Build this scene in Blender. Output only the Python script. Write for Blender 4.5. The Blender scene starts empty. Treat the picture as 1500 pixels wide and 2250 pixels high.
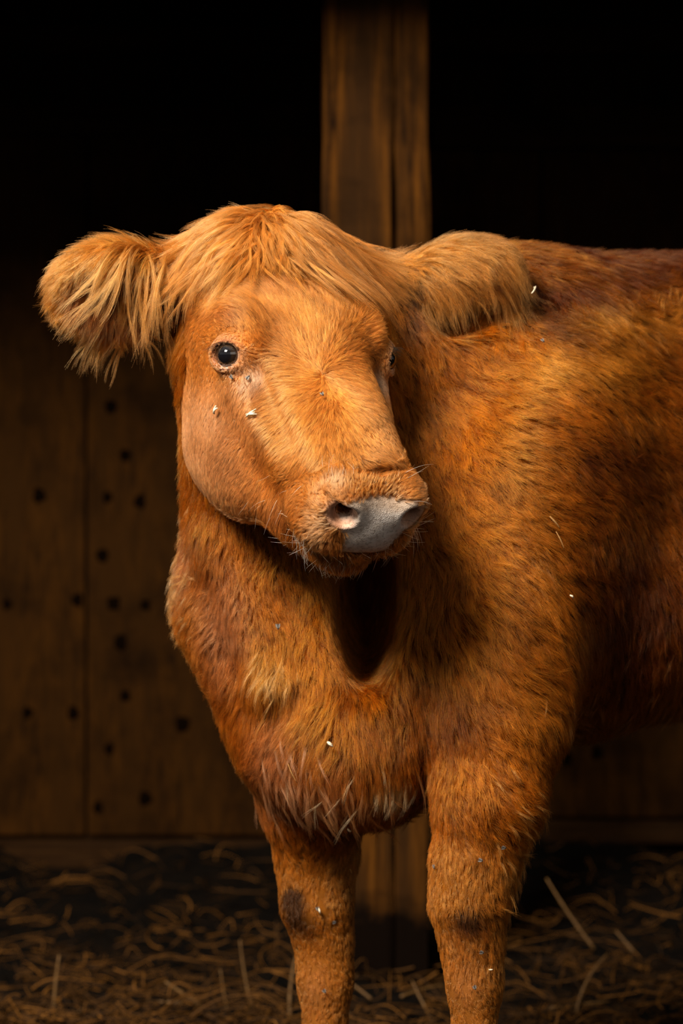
import bpy, bmesh, math, random
import numpy as np
from mathutils import Vector, Matrix

# ------------------------------------------------------------------ camera, world, light, exposure
SC = bpy.context.scene
COL = SC.collection
CAMP = np.array([0.0, -3.5, 0.95])
FPX = 5600.0
cd = bpy.data.cameras.new('camera')
cam = bpy.data.objects.new('camera', cd)
COL.objects.link(cam)
cam.location = CAMP
cam.rotation_euler = (math.pi / 2, 0, 0)
cd.sensor_fit = 'VERTICAL'
cd.sensor_height = 36.0
cd.lens = FPX / 2250.0 * 36.0
cd.clip_end = 60
cd.dof.use_dof = True
cd.dof.focus_distance = 3.20
cd.dof.aperture_fstop = 4.2
SC.camera = cam

world = bpy.data.worlds.new('pale_sky')
SC.world = world
world.use_nodes = True
bg = world.node_tree.nodes['Background']
bg.inputs[1].default_value = 0.6
_nt = world.node_tree
_tc = _nt.nodes.new('ShaderNodeTexCoord'); _sx = _nt.nodes.new('ShaderNodeSeparateXYZ'); _cr = _nt.nodes.new('ShaderNodeValToRGB')
_nt.links.new(_tc.outputs['Generated'], _sx.inputs[0]); _nt.links.new(_sx.outputs[2], _cr.inputs[0]); _nt.links.new(_cr.outputs[0], bg.inputs[0])
_e = _cr.color_ramp.elements       # yard, tree line, pale sky, darker overcast overhead
for _p, _c in ((0.30, (0.34, 0.33, 0.31)), (0.55, (0.06, 0.055, 0.05))):
    _x = _e.new(_p); _x.color = (*_c, 1)
_e[0].position = 0.0; _e[0].color = (0.012, 0.009, 0.006, 1)
_x = _e.new(0.05); _x.color = (0.014, 0.014, 0.010, 1)
_x = _e.new(0.08); _x.color = (0.40, 0.40, 0.39, 1)

def area(name, loc, target, sx, sy, power, color):
    ld = bpy.data.lights.new(name, 'AREA')
    ld.shape = 'RECTANGLE'
    ld.size, ld.size_y = sx, sy
    ld.energy = power
    ld.color = color
    o = bpy.data.objects.new(name, ld)
    COL.objects.link(o)
    o.location = loc
    d = Vector(target) - Vector(loc)
    o.rotation_euler = d.to_track_quat('-Z', 'Y').to_euler()
    return o
# daylight falling in through the open barn front, high and a little to the left
area('barn_door_daylight', (-1.75, -2.75, 3.45), (0.0, 0.0, 0.95), 1.4, 1.1, 455, (1.0, 0.90, 0.75))
area('front_fill', (1.8, -4.2, 2.2), (0.2, 0.0, 0.8), 2.0, 1.6, 12, (1.0, 0.91, 0.78))  # weak fill lamp, added at the front right

SC.view_settings.view_transform = 'Standard'
SC.view_settings.look = 'None'
SC.view_settings.gamma = 1.0
SC.view_settings.use_curve_mapping = False
SC.view_settings.exposure = 0.0
try:
    SC.cycles.max_bounces = 8
    SC.cycles.diffuse_bounces = 3
    SC.cycles.transparent_max_bounces = 8
    SC.cycles.use_denoising = True
    SC.cycles.denoiser = 'OPENIMAGEDENOISE'
    SC.cycles.denoising_prefilter = 'NONE'
    SC.cycles.filter_width = 1.25
except Exception:
    pass
RNG = np.random.default_rng(7)
random.seed(7)

# ------------------------------------------------------------------ helpers
def at(px, py, Y):
    """the point of the place seen at photo pixel (px, py) when it stands at depth Y"""
    D = Y - CAMP[1]
    return np.array([(px - 750) / FPX * D, Y, CAMP[2] + (1125 - py) / FPX * D])

def proj(p):
    d = p - CAMP
    return np.stack([750 + d[:, 0] / d[:, 1] * FPX, 1125 - d[:, 2] / d[:, 1] * FPX], 1)

def nrm(v):
    return v / np.maximum(np.linalg.norm(v, axis=-1, keepdims=True), 1e-9)

def mesh_object(name, verts, faces, mat, parent=None, smooth=True):
    me = bpy.data.meshes.new(name)
    me.from_pydata([tuple(map(float, v)) for v in verts], [], faces)
    me.update()
    if smooth:
        me.polygons.foreach_set('use_smooth', [True] * len(me.polygons))
    if mat:
        me.materials.append(mat)
    o = bpy.data.objects.new(name, me)
    COL.objects.link(o)
    if parent:
        o.parent = parent
        o.matrix_parent_inverse = Matrix.Translation(-Vector(parent.location))
    return o

def props(o, label=None, cat=None, group=None, kind=None):
    if label: o['label'] = label
    if cat: o['category'] = cat
    if group: o['group'] = group
    if kind: o['kind'] = kind
    return o

def box(x0, x1, y0, y1, z0, z1, bev=0.0):
    bm = bmesh.new()
    bmesh.ops.create_cube(bm, size=1.0)
    for v in bm.verts:
        v.co = Vector(((x0 + x1) / 2 + v.co.x * (x1 - x0), (y0 + y1) / 2 + v.co.y * (y1 - y0), (z0 + z1) / 2 + v.co.z * (z1 - z0)))
    if bev:
        bmesh.ops.bevel(bm, geom=bm.edges[:], offset=bev, segments=2, affect='EDGES', profile=0.6)
    return bm

def bm_object(name, bm, mat, parent=None, smooth=False):
    me = bpy.data.meshes.new(name)
    bm.to_mesh(me)
    bm.free()
    if smooth:
        me.polygons.foreach_set('use_smooth', [True] * len(me.polygons))
    if mat:
        me.materials.append(mat)
    o = bpy.data.objects.new(name, me)
    COL.objects.link(o)
    if parent:
        o.parent = parent
        o.matrix_parent_inverse = Matrix.Translation(-Vector(parent.location))
    return o

# ------------------------------------------------------------------ materials
class NT:
    def __init__(s, name):
        s.m = bpy.data.materials.new(name)
        s.m.use_nodes = True
        s.t = s.m.node_tree
        s.n, s.l = s.t.nodes, s.t.links
        s.b = s.n['Principled BSDF']
    def add(s, typ, **kw):
        n = s.n.new(typ)
        for k, v in kw.items():
            if k.startswith('i_'):
                n.inputs[k[2:].replace('_', ' ')].default_value = v
            else:
                setattr(n, k, v)
        return n
    def link(s, a, b):
        s.l.new(a, b)
    def ramp(s, src, stops):
        r = s.n.new('ShaderNodeValToRGB')
        els = r.color_ramp.elements
        while len(els) < len(stops):
            els.new(0.5)
        for e, (p, c) in zip(els, stops):
            e.position = p
            e.color = (c[0], c[1], c[2], 1)
        s.l.new(src, r.inputs[0])
        return r.outputs[0]
    def mix(s, f, a, b, mode='MIX'):
        m = s.n.new('ShaderNodeMix')
        m.data_type = 'RGBA'
        m.blend_type = mode
        for sock, v in ((m.inputs['Factor'], f), (m.inputs['A'], a), (m.inputs['B'], b)):
            if hasattr(v, 'is_output'):
                s.l.new(v, sock)
            else:
                sock.default_value = v if isinstance(v, (int, float)) else (*v, 1)
        for sock, v in ((m.inputs[6], a), (m.inputs[7], b)):
            if hasattr(v, 'is_output'):
                s.l.new(v, sock)
            elif not isinstance(v, (int, float)):
                sock.default_value = (*v, 1)
        return m.outputs[2]

def wood(name, c0, c1, c2, rough=0.8, stretch=14.0, damp=None, axis='Z'):
    """weathered timber: grain runs along Z (or X)"""
    s = NT(name)
    tc = s.add('ShaderNodeTexCoord')
    mp = s.add('ShaderNodeMapping')
    k = 1.0 / stretch
    mp.inputs['Scale'].default_value = (1, 1, k) if axis == 'Z' else (k, 1, 1)
    s.link(tc.outputs['Object'], mp.inputs[0])
    n1 = s.add('ShaderNodeTexNoise', i_Scale=60.0, i_Detail=8.0, i_Roughness=0.65, i_Distortion=0.4)
    s.link(mp.outputs[0], n1.inputs['Vector'])
    n2 = s.add('ShaderNodeTexNoise', i_Scale=20.0, i_Detail=5.0, i_Roughness=0.6)
    s.link(mp.outputs[0], n2.inputs['Vector'])
    n3 = s.add('ShaderNodeTexNoise', i_Scale=5.0, i_Detail=5.0, i_Roughness=0.6)
    s.link(tc.outputs['Object'], n3.inputs['Vector'])
    a = s.ramp(n1.outputs[0], [(0.35, c0), (0.62, c1)])
    b = s.mix(s.ramp(n2.outputs[0], [(0.42, (0, 0, 0)), (0.62, (1, 1, 1))]), a, c2)
    c = s.mix(s.ramp(n3.outputs[0], [(0.48, (0, 0, 0)), (0.72, (0.75, 0.75, 0.75))]), b, [v * 0.25 for v in c0])
    if damp:     # the foot of the timber is black with muck
        sz = s.add('ShaderNodeSeparateXYZ'); s.link(tc.outputs['Object'], sz.inputs[0])
        ad = s.add('ShaderNodeMath', operation='MULTIPLY_ADD'); ad.inputs[1].default_value = 0.30; s.link(n3.outputs[0], ad.inputs[0]); s.link(sz.outputs[2], ad.inputs[2])
        c = s.mix(s.ramp(ad.outputs[0], [(damp, (1, 1, 1)), (damp + 0.05, (0, 0, 0))]), c, [v * 0.45 for v in c0])
    s.link(c, s.b.inputs['Base Color'])
    s.b.inputs['Roughness'].default_value = rough
    s.b.inputs['Specular IOR Level'].default_value = 0.05
    bp = s.add('ShaderNodeBump', i_Strength=0.5, i_Distance=0.004)
    s.link(n1.outputs[0], bp.inputs['Height'])
    s.link(bp.outputs[0], s.b.inputs['Normal'])
    return s.m

def flat(name, col, rough=0.6, spec=0.3):
    s = NT(name)
    n = s.add('ShaderNodeTexNoise', i_Scale=90.0, i_Detail=4.0)
    tc = s.add('ShaderNodeTexCoord')
    s.link(tc.outputs['Object'], n.inputs['Vector'])
    c = s.ramp(n.outputs[0], [(0.3, [v * 0.75 for v in col]), (0.7, [min(1, v * 1.2) for v in col])])
    s.link(c, s.b.inputs['Base Color'])
    s.b.inputs['Roughness'].default_value = rough
    s.b.inputs['Specular IOR Level'].default_value = spec
    return s.m

# ------------------------------------------------------------------ the cow: one signed distance field, then one continuous skin
YAW, PIT = math.radians(27), math.radians(42)
HL = np.array([math.cos(YAW), math.sin(YAW), 0.0])
HF = np.array([math.sin(YAW) * math.cos(PIT), -math.cos(YAW) * math.cos(PIT), -math.sin(PIT)])
HU = np.cross(HF, HL)
HO = at(672, 774, -0.20)
HR = np.stack([HL, HF, HU], 1)            # columns: head axes in the world
def head(l, f, u): return HO + HR @ np.array([l, f, u])
def to_head(p): return (p - HO) @ HR
TA = np.array([0.75, 0.66, 0.0]); TA /= np.linalg.norm(TA)
WA = np.array([TA[1], -TA[0], 0.0])
B0 = np.array([0.076, 0.0, 0.0])
def body(t, w, z): return B0 + TA * t + WA * w + np.array([0, 0, z])
BR = np.stack([TA, WA, np.array([0, 0, 1.0])], 1)

PR = []     # (kind, data, k, op, group)
def frame_from(e1, e2):
    e1 = nrm(np.array(e1, float)); e2 = np.array(e2, float); e2 = nrm(e2 - e1 * (e1 @ e2))
    return np.stack([e1, e2, np.cross(e1, e2)], 1)
def ell(c, r, R=None, k=0.03, op='+', g='body'):
    PR.append(('e', (np.array(c, float), np.array(r, float), np.eye(3) if R is None else R), k, op, g))
def cone(a, b, ra, rb, k=0.03, op='+', g='body'):
    PR.append(('c', (np.array(a, float), np.array(b, float), ra, rb), k, op, g))
def prim_d(pr, p):
    kind, d = pr[0], pr[1]
    if kind == 'e':
        c, r, R = d
        q = (p - c) @ R
        k0 = np.linalg.norm(q / r, axis=1)
        k1 = np.linalg.norm(q / (r * r), axis=1)
        return np.where(k0 < 1e-4, -r.min(), k0 * (k0 - 1.0) / np.maximum(k1, 1e-6))
    a, b, ra, rb = d
    ba = b - a
    t = np.clip((p - a) @ ba / (ba @ ba), 0, 1)
    return np.linalg.norm(p - a - t[:, None] * ba, axis=1) - (ra + (rb - ra) * t)
def prim_bound(pr):
    if pr[0] == 'e': return pr[1][0], pr[1][1].max()
    a, b, ra, rb = pr[1]
    return (a + b) / 2, np.linalg.norm(a - b) / 2 + max(ra, rb)
def sdf(p, prs=None):
    d = np.full(len(p), 1.0)
    for pr in (PR if prs is None else prs):
        e = prim_d(pr, p)
        k = pr[2]
        if pr[3] == '+':
            h = np.maximum(k - np.abs(d - e), 0) / k
            d = np.minimum(d, e) - h * h * k * 0.25
        else:
            h = np.maximum(k - np.abs(d + e), 0) / k
            d = np.maximum(d, -e) + h * h * k * 0.25
    return d

# --- trunk
ell(body(0.85, 0, 0.98), (0.66, 0.285, 0.335), BR, 0.05)
cone(body(0.20, 0, 1.205), body(1.45, 0, 1.215), 0.117, 0.125, 0.10)
ell(body(0.25, 0, 0.95), (0.30, 0.21, 0.33), BR, 0.08)
ell(body(1.40, 0, 1.02), (0.30, 0.26, 0.28), BR, 0.10)
for s in (1, -1):
    cone(body(0.35, 0.08 * s, 0.815), body(1.25, 0.08 * s, 0.83), 0.15, 0.15, 0.08)
# --- shoulders and upper arms
for s in (1, -1):
    Rs = frame_from(TA * 0.25 + np.array([0, 0, 1.0]), WA)
    ell(body(0.14, 0.135 * s, 0.93), (0.27, 0.095, 0.15), Rs, 0.06)
    ell(body(0.045, 0.16 * s, 0.74), (0.155, 0.082, 0.095), BR[:, [2, 1, 0]] * np.array([1, 1, -1]), 0.06)
# --- chest and brisket
ell(at(790, 1490, 0.03), (0.175, 0.155, 0.19), None, 0.07)
ell(at(775, 1645, -0.02), (0.105, 0.12, 0.088), None, 0.06)
# --- neck
cone(head(0, -0.11, -0.09), at(592, 1330, 0.03), 0.10, 0.114, 0.04)
cone(at(592, 1330, 0.03), at(690, 1600, 0.02), 0.114, 0.106, 0.05)
cone(head(0, -0.12, -0.07), body(0.25, 0, 1.13), 0.10, 0.15, 0.06)
cone(at(760, 1050, 0.10), at(1000, 1150, 0.13), 0.17, 0.20, 0.08)
ell(at(950, 1300, 0.07), (0.15, 0.17, 0.22), None, 0.08)
# hollow between the throat and the shoulder, and the crease of skin on the neck
ell(at(806, 1315, -0.10), (0.050, 0.27, 0.120), None, 0.03, '-')
cone(at(462, 1290, -0.10), at(530, 1450, -0.10), 0.026, 0.030, 0.04, '-')
cone(at(480, 1180, -0.06), at(590, 1480, -0.09), 0.02, 0.024, 0.04)
# --- legs
def leg(pts, k=0.03):
    for (a, ra), (b, rb) in zip(pts[:-1], pts[1:]):
        cone(a, b, ra, rb, k)
yl, yr = -0.11, 0.11
leg([(at(1085, 1600, yl + 0.02), 0.085), (at(1072, 1750, yl), 0.066), (at(1040, 1900, yl), 0.050), (at(1028, 1985, yl - 0.005), 0.043)])
leg([(at(1028, 1990, yl - 0.005), 0.044), (at(1035, 2075, yl), 0.034), (at(1042, 2160, yl), 0.029), (at(1042, 2330, yl), 0.030), (at(1040, 2420, yl - 0.01), 0.042)])
leg([(at(668, 1620, yr - 0.05), 0.085), (at(686, 1760, yr - 0.03), 0.067), (at(694, 1885, yr), 0.050), (at(695, 1985, yr - 0.005), 0.044)])
leg([(at(697, 1990, yr - 0.005), 0.044), (at(712, 2070, yr), 0.034), (at(714, 2150, yr), 0.032), (at(714, 2330, yr), 0.031), (at(712, 2400, yr - 0.01), 0.042)])
for px, y in ((1040, yl), (712, yr)):
    c = at(px, 2400, y)
    cone((c[0], y - 0.01, 0.10), (c[0], y - 0.04, 0.05), 0.042, 0.052, 0.02)
for s in (1, -1):   # hind legs, out of the frame
    cone(body(1.45, 0.16 * s, 0.90), body(1.36, 0.17 * s, 0.66), 0.15, 0.08, 0.05)
    cone(body(1.36, 0.17 * s, 0.66), body(1.50, 0.16 * s, 0.46), 0.08, 0.045, 0.03)
    cone(body(1.50, 0.16 * s, 0.46), body(1.46, 0.16 * s, 0.12), 0.045, 0.035, 0.02)
    cone(body(1.45, 0.16 * s, 0.12), body(1.42, 0.16 * s, 0.05), 0.04, 0.052, 0.02)
cone(body(1.69, 0, 1.12), body(1.74, 0, 0.55), 0.03, 0.015, 0.03)
# --- head
g = 'head'
for s in (1, -1):
    ell(head(0.058 * s, 0.015, -0.118), (0.060, 0.125, 0.108), HR, 0.03, '+', g)      # cheek
    cone(head(0.056 * s, -0.02, -0.178), head(0.036 * s, 0.19, -0.112), 0.042, 0.036, 0.03, '+', g)   # jaw bone
    ell(head(0.078 * s, -0.020, 0.010), (0.034, 0.052, 0.038), HR, 0.045, '+', g)       # brow
    cone(head(0.084 * s, 0.035, -0.035), head(0.055 * s, 0.17, -0.045), 0.026, 0.028, 0.03, '+', g)   # cheek bone
    cone(head(0.036 * s, 0.00, -0.002), head(0.032 * s, 0.20, -0.018), 0.040, 0.033, 0.02, '+', g)    # edge of the nasal bone
    cone(head(0.083 * s, 0.055, 0.012), head(0.072 * s, 0.15, -0.008), 0.006, 0.008, 0.025, '-', g)    # groove beside the nose
ell(head(0, -0.085, -0.032), (0.110, 0.138, 0.095), HR, 0.04, '+', g)
ell(head(0.0, -0.160, 0.005), (0.098, 0.068, 0.070), HR, 0.04, '+', g)
cone(head(0, -0.02, -0.012), head(0, 0.16, -0.022), 0.066, 0.050, 0.03, '+', g)
cone(head(0, 0.16, -0.022), head(0, 0.235, -0.020), 0.050, 0.045, 0.03, '+', g)
ell(head(0, 0.09, -0.075), (0.070, 0.17, 0.080), HR, 0.04, '+', g)
ell(head(0, 0.240, -0.052), (0.070, 0.062, 0.062), HR, 0.025, '+', g)
ell(head(0, 0.212, -0.119), (0.050, 0.062, 0.033), HR, 0.014, '+', g)
for s in (1, -1):
    ell(head(0.042 * s, 0.262, -0.020), (0.031, 0.036, 0.032), HR, 0.02, '+', g)      # wing of the nose
    ell(head(0.046 * s, 0.232, -0.072), (0.033, 0.050, 0.030), HR, 0.02, '+', g)      # upper lip
    ell(head(0.0485 * s, 0.290, -0.0235), (0.0172, 0.0160, 0.0135), HR, 0.008, '-', g)      # nostril
    cone(head(0.048 * s, 0.292, -0.024), head(0.032 * s, 0.258, -0.030), 0.0125, 0.010, 0.006, '-', g)
    cone(head(0.058 * s, 0.284, -0.014), head(0.066 * s, 0.268, -0.008), 0.007, 0.004, 0.008, '-', g)
    cone(head(0.0, 0.296, -0.0905), head(0.046 * s, 0.262, -0.0945), 0.0055, 0.005, 0.007, '-', g)   # lip line
    cone(head(0.046 * s, 0.262, -0.0945), head(0.066 * s, 0.185, -0.094), 0.004, 0.002, 0.008, '-', g)
    cone(head(0.0, 0.256, 0.020), head(0.045 * s, 0.243, 0.014), 0.006, 0.004, 0.010, '-', g)        # fold above the muzzle
# eyes
EYES = []
for s in (1, -1):
    c = head(0.106 * s, 0.006, -0.004)
    n = nrm(HL * s * 0.80 + HF * 0.45 + HU * 0.38)
    EYES.append((c, n))
    up = nrm(HU * 0.75 - HF * 0.65)
    up = nrm(up - n * (up @ n)); fw = nrm(HF - n * (HF @ n) - up * (HF @ up))
    RE = np.stack([fw, up, np.cross(fw, up)], 1)
    ell(c + n * 0.004, (0.028, 0.026, 0.021), RE, 0.012, '+', g)
    ell(c + n * 0.020, (0.0200, 0.0160, 0.024), RE, 0.004, '-', g)
    cone(c + n * 0.022 + fw * 0.012 - up * 0.003, c + n * 0.018 + fw * 0.020 - up * 0.008, 0.0045, 0.002, 0.004, '-', g)   # inner corner
    cone(c + n * 0.014 + fw * 0.020 - up * 0.026, c + n * 0.010 - fw * 0.022 - up * 0.020, 0.002, 0.001, 0.008, '-', g)    # crease under the eye
ell(at(376, 690, -0.13), (0.016, 0.045, 0.040), None, 0.02, '-')
# ears: leaf-shaped cups
def ear(base, tip, nor, w, th):
    base, tip, nor = map(lambda v: np.array(v, float), (base, tip, nor))
    R = frame_from(tip - base, nor)          # x along, y = cup normal, z = width
    L = np.linalg.norm(tip - base)
    m = base * 0.45 + tip * 0.55
    cone(head(0, -0.12, -0.03) * 0.35 + base * 0.65, base * 0.75 + tip * 0.25, 0.034, 0.034, 0.02, '+', 'ear')
    ell(m, (L * 0.60, th, w), R, 0.02, '+', 'ear')
    ell(m + R[:, 1] * th * 1.0, (L * 0.50, th * 1.15, w * 0.76), R, 0.012, '-', 'ear')
EAR_R = (at(392, 640, -0.09), at(160, 622, -0.13), (0.10, -0.85, -0.50))
EAR_L = (at(868, 640, -0.02), at(1088, 585, -0.03), (-0.10, -0.28, -0.95))
ear(*EAR_R, 0.058, 0.026)
ear(*EAR_L, 0.050, 0.042)

def build_skin(h=0.0045):
    lo = np.array([-0.50, -0.60, -0.02]); hi = np.array([1.55, 1.45, 1.45])
    nb = 16
    nblk = np.ceil((hi - lo) / (h * nb)).astype(int)
    n = nblk * nb + 1
    G = np.full(n, 0.05, np.float32)
    bs = h * nb
    ii = np.indices(nblk).reshape(3, -1).T
    cen = lo + (ii + 0.5) * bs
    dc = sdf(cen)
    hd = bs * 0.866
    loc = np.indices((nb + 1,) * 3).reshape(3, -1).T * h
    bounds = [prim_bound(p) for p in PR]
    for b, c, d in zip(ii, cen, dc):
        if abs(d) > hd * 1.6 + 0.03:
            if d < 0:
                G[b[0]*nb:b[0]*nb+nb+1, b[1]*nb:b[1]*nb+nb+1, b[2]*nb:b[2]*nb+nb+1] = -0.05
            continue
    for b, c, d in zip(ii, cen, dc):
        if abs(d) > hd * 1.6 + 0.03:
            continue
        prs = [p for p, (bc, br) in zip(PR, bounds) if np.linalg.norm(bc - c) < br + hd + 0.12]
        P_ = lo + b * bs + loc
        G[b[0]*nb:b[0]*nb+nb+1, b[1]*nb:b[1]*nb+nb+1, b[2]*nb:b[2]*nb+nb+1] = np.clip(sdf(P_, prs), -0.05, 0.05).reshape((nb + 1,) * 3)
    return G, lo, h

def surface_nets(G, lo, h):
    S = G < 0
    c = np.zeros(tuple(np.array(G.shape) - 1), np.uint8)
    for a in (0, 1):
        for b in (0, 1):
            for d in (0, 1):
                c += S[a:a + c.shape[0], b:b + c.shape[1], d:d + c.shape[2]]
    act = (c > 0) & (c < 8)
    idx = np.argwhere(act)
    vid = np.full(c.shape, -1, np.int32)
    vid[act] = np.arange(len(idx))
    acc = np.zeros((len(idx), 3)); cnt = np.zeros(len(idx))
    corners = [(a, b, d) for a in (0, 1) for b in (0, 1) for d in (0, 1)]
    val = {k: G[idx[:, 0] + k[0], idx[:, 1] + k[1], idx[:, 2] + k[2]].astype(float) for k in corners}
    for k in corners:
        for ax in range(3):
            if k[ax] == 0:
                k2 = tuple(1 if i == ax else k[i] for i in range(3))
                v0, v1 = val[k], val[k2]
                m = (v0 < 0) != (v1 < 0)
                t = np.where(m, v0 / np.where(m, v0 - v1, 1), 0)
                pt = np.tile(np.array(k, float), (len(idx), 1)); pt[:, ax] = t
                acc[m] += pt[m]; cnt[m] += 1
    V = lo + (idx + acc / cnt[:, None]) * h
    F = []
    for ax in range(3):
        sl0 = [slice(None)] * 3; sl1 = [slice(None)] * 3
        sl0[ax] = slice(0, -1); sl1[ax] = slice(1, None)
        cr = np.argwhere(S[tuple(sl0)] != S[tuple(sl1)])
        u, v = [(1, 2), (2, 0), (0, 1)][ax]
        ok = (cr[:, u] > 0) & (cr[:, v] > 0) & (cr[:, u] < G.shape[u] - 1) & (cr[:, v] < G.shape[v] - 1)
        cr = cr[ok]
        def vv(du, dv):
            q = cr.copy(); q[:, u] -= du; q[:, v] -= dv
            return vid[q[:, 0], q[:, 1], q[:, 2]]
        q = np.stack([vv(1, 1), vv(0, 1), vv(0, 0), vv(1, 0)], 1)
        ins = S[cr[:, 0], cr[:, 1], cr[:, 2]]
        q[~ins] = q[~ins][:, ::-1]
        F.append(q)
    return V, np.concatenate(F)

def grad(p, e=0.0012, f=sdf):
    g = np.empty_like(p)
    for a in range(3):
        o = np.zeros(3); o[a] = e
        g[:, a] = (f(p + o) - f(p - o)) / (2 * e)
    return nrm(g)

GRID, GLO, GH = build_skin()
def gsample(p):
    q = (p - GLO) / GH
    q = np.clip(q, 0, np.array(GRID.shape) - 1.001)
    i = q.astype(int); f = q - i
    r = 0
    for a in (0, 1):
        for b in (0, 1):
            for c in (0, 1):
                w = (f[:, 0] if a else 1 - f[:, 0]) * (f[:, 1] if b else 1 - f[:, 1]) * (f[:, 2] if c else 1 - f[:, 2])
                r = r + w * GRID[i[:, 0] + a, i[:, 1] + b, i[:, 2] + c]
    return r

V0, F0 = surface_nets(GRID, GLO, GH)
bm = bmesh.new()
_me = bpy.data.meshes.new('tmp')
_me.vertices.add(len(V0)); _me.vertices.foreach_set('co', V0.ravel())
_me.loops.add(F0.size); _me.loops.foreach_set('vertex_index', F0.ravel().astype(np.int32))
_me.polygons.add(len(F0)); _me.polygons.foreach_set('loop_start', np.arange(0, F0.size, 4, dtype=np.int32))
_me.update(calc_edges=True)
bm.from_mesh(_me)
hc_ = to_head(V0)
# finer skin round the eyes and the muzzle
fine = ((hc_[:, 1] > 0.16) & (hc_[:, 1] < 0.4) & (np.abs(hc_[:, 0]) < 0.1) & (np.abs(hc_[:, 2] + 0.05) < 0.12))
for c, n_ in EYES:
    fine |= np.linalg.norm(V0 - c, axis=1) < 0.05
bm.verts.ensure_lookup_table()
es = [e for e in bm.edges if fine[e.verts[0].index] and fine[e.verts[1].index]]
bmesh.ops.subdivide_edges(bm, edges=es, cuts=1, use_grid_fill=True)
bmesh.ops.triangulate(bm, faces=[f for f in bm.faces if len(f.verts) > 4])
bm.to_mesh(_me); bm.free()
Vn = np.empty(len(_me.vertices) * 3); _me.vertices.foreach_get('co', Vn); Vn = Vn.reshape(-1, 3)
_h = to_head(Vn)
_f = ((_h[:, 1] > 0.15) & (_h[:, 1] < 0.4) & (np.abs(_h[:, 0]) < 0.11) & (np.abs(_h[:, 2] + 0.05) < 0.13))
for c, n_ in EYES:
    _f |= np.linalg.norm(Vn - c, axis=1) < 0.055
_i = np.where(_f)[0]
_hp = [p for p in PR if p[4] in ('head', 'ear')] + [p for p in PR if p[4] == 'body'][-0:0]
for _ in range(2):
    q = Vn[_i]; d_ = sdf(q); Vn[_i] = q - grad(q) * np.clip(d_, -0.003, 0.003)[:, None]
_me.vertices.foreach_set('co', Vn.ravel())
_me.polygons.foreach_set('use_smooth', [True] * len(_me.polygons))
_me.update()
SKIN = _me

# ------------------------------------------------------------------ coat: comb directions read off the animal, then every hair grown in the round
def P_(txt):
    a = np.array([float(v) for v in txt.replace(';', ' ').replace(',', ' ').split()]).reshape(-1, 4)
    return a
# x, y on the animal as seen from the front, and the way the hair lies there
C_HEAD = P_("""708 800 0 -1;690 760 -.1 -1;700 720 .05 -1;660 740 -.45 -1;600 770 -1 -.55;560 720 -.75 -.75;530 680 -.9 -.6;470 660 -1 .1;430 690 -.9 .4
750 750 .45 -.9;800 760 .9 -.4;830 720 .8 -.6;860 680 .8 -.5;640 660 -.3 -1;720 650 .15 -1;780 660 .5 -.9;560 650 -.8 -.6
660 815 -1 -.35;620 830 -1 .1;650 850 -.9 .5;610 880 -.85 .55;660 890 -.5 .85;650 950 -.4 .9;708 900 -.05 1;710 960 0 1;750 890 .4 .9;770 850 .8 .6;800 880 .7 .8;760 810 1 -.2;820 830 .8 .3
740 980 .15 1;790 960 .35 .95;700 1010 -.3 1;650 1000 -.8 .6;600 940 -.7 .7;830 1010 .7 .7;780 1015 .3 .95;610 1020 -.95 .35
500 880 -.65 .75;450 950 -.65 .75;550 930 -.75 .65;500 1010 -.75 .65;560 1050 -.75 .6;430 890 -.4 .9;390 930 -.1 1;395 1030 0 1;430 1080 -.3 .95;520 1090 -.7 .7;470 1030 -.6 .8;600 1100 -.75 .65;630 1060 -.8 .6
560 1160 -.6 .8;500 1170 -.5 .85;620 1160 -.6 .8;640 1210 -.2 1;700 1230 0 1;780 1235 .1 1;850 1225 .3 .95;895 1190 .5 .9
500 830 -.6 .8;550 800 .5 .85;570 840 -.2 1;470 810 -.5 .85;445 770 -.7 .7;400 780 -.3 .95;380 850 0 1;400 720 -.8 .5;590 820 0 1;560 775 .9 .3;540 735 -.6 -.8;590 740 -.6 -.8;500 720 -.8 -.5;450 730 -.9 -.2
690 1060 -.6 -.8;660 1100 -1 .0;670 1150 -.9 .4;740 1045 -.1 -1;800 1040 0 -1;860 1045 .4 -.9;900 1080 .9 -.4;910 1130 .95 .3
840 860 .1 1;850 930 .2 1;850 980 .3 .95;850 790 -.2 .9""")
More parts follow.
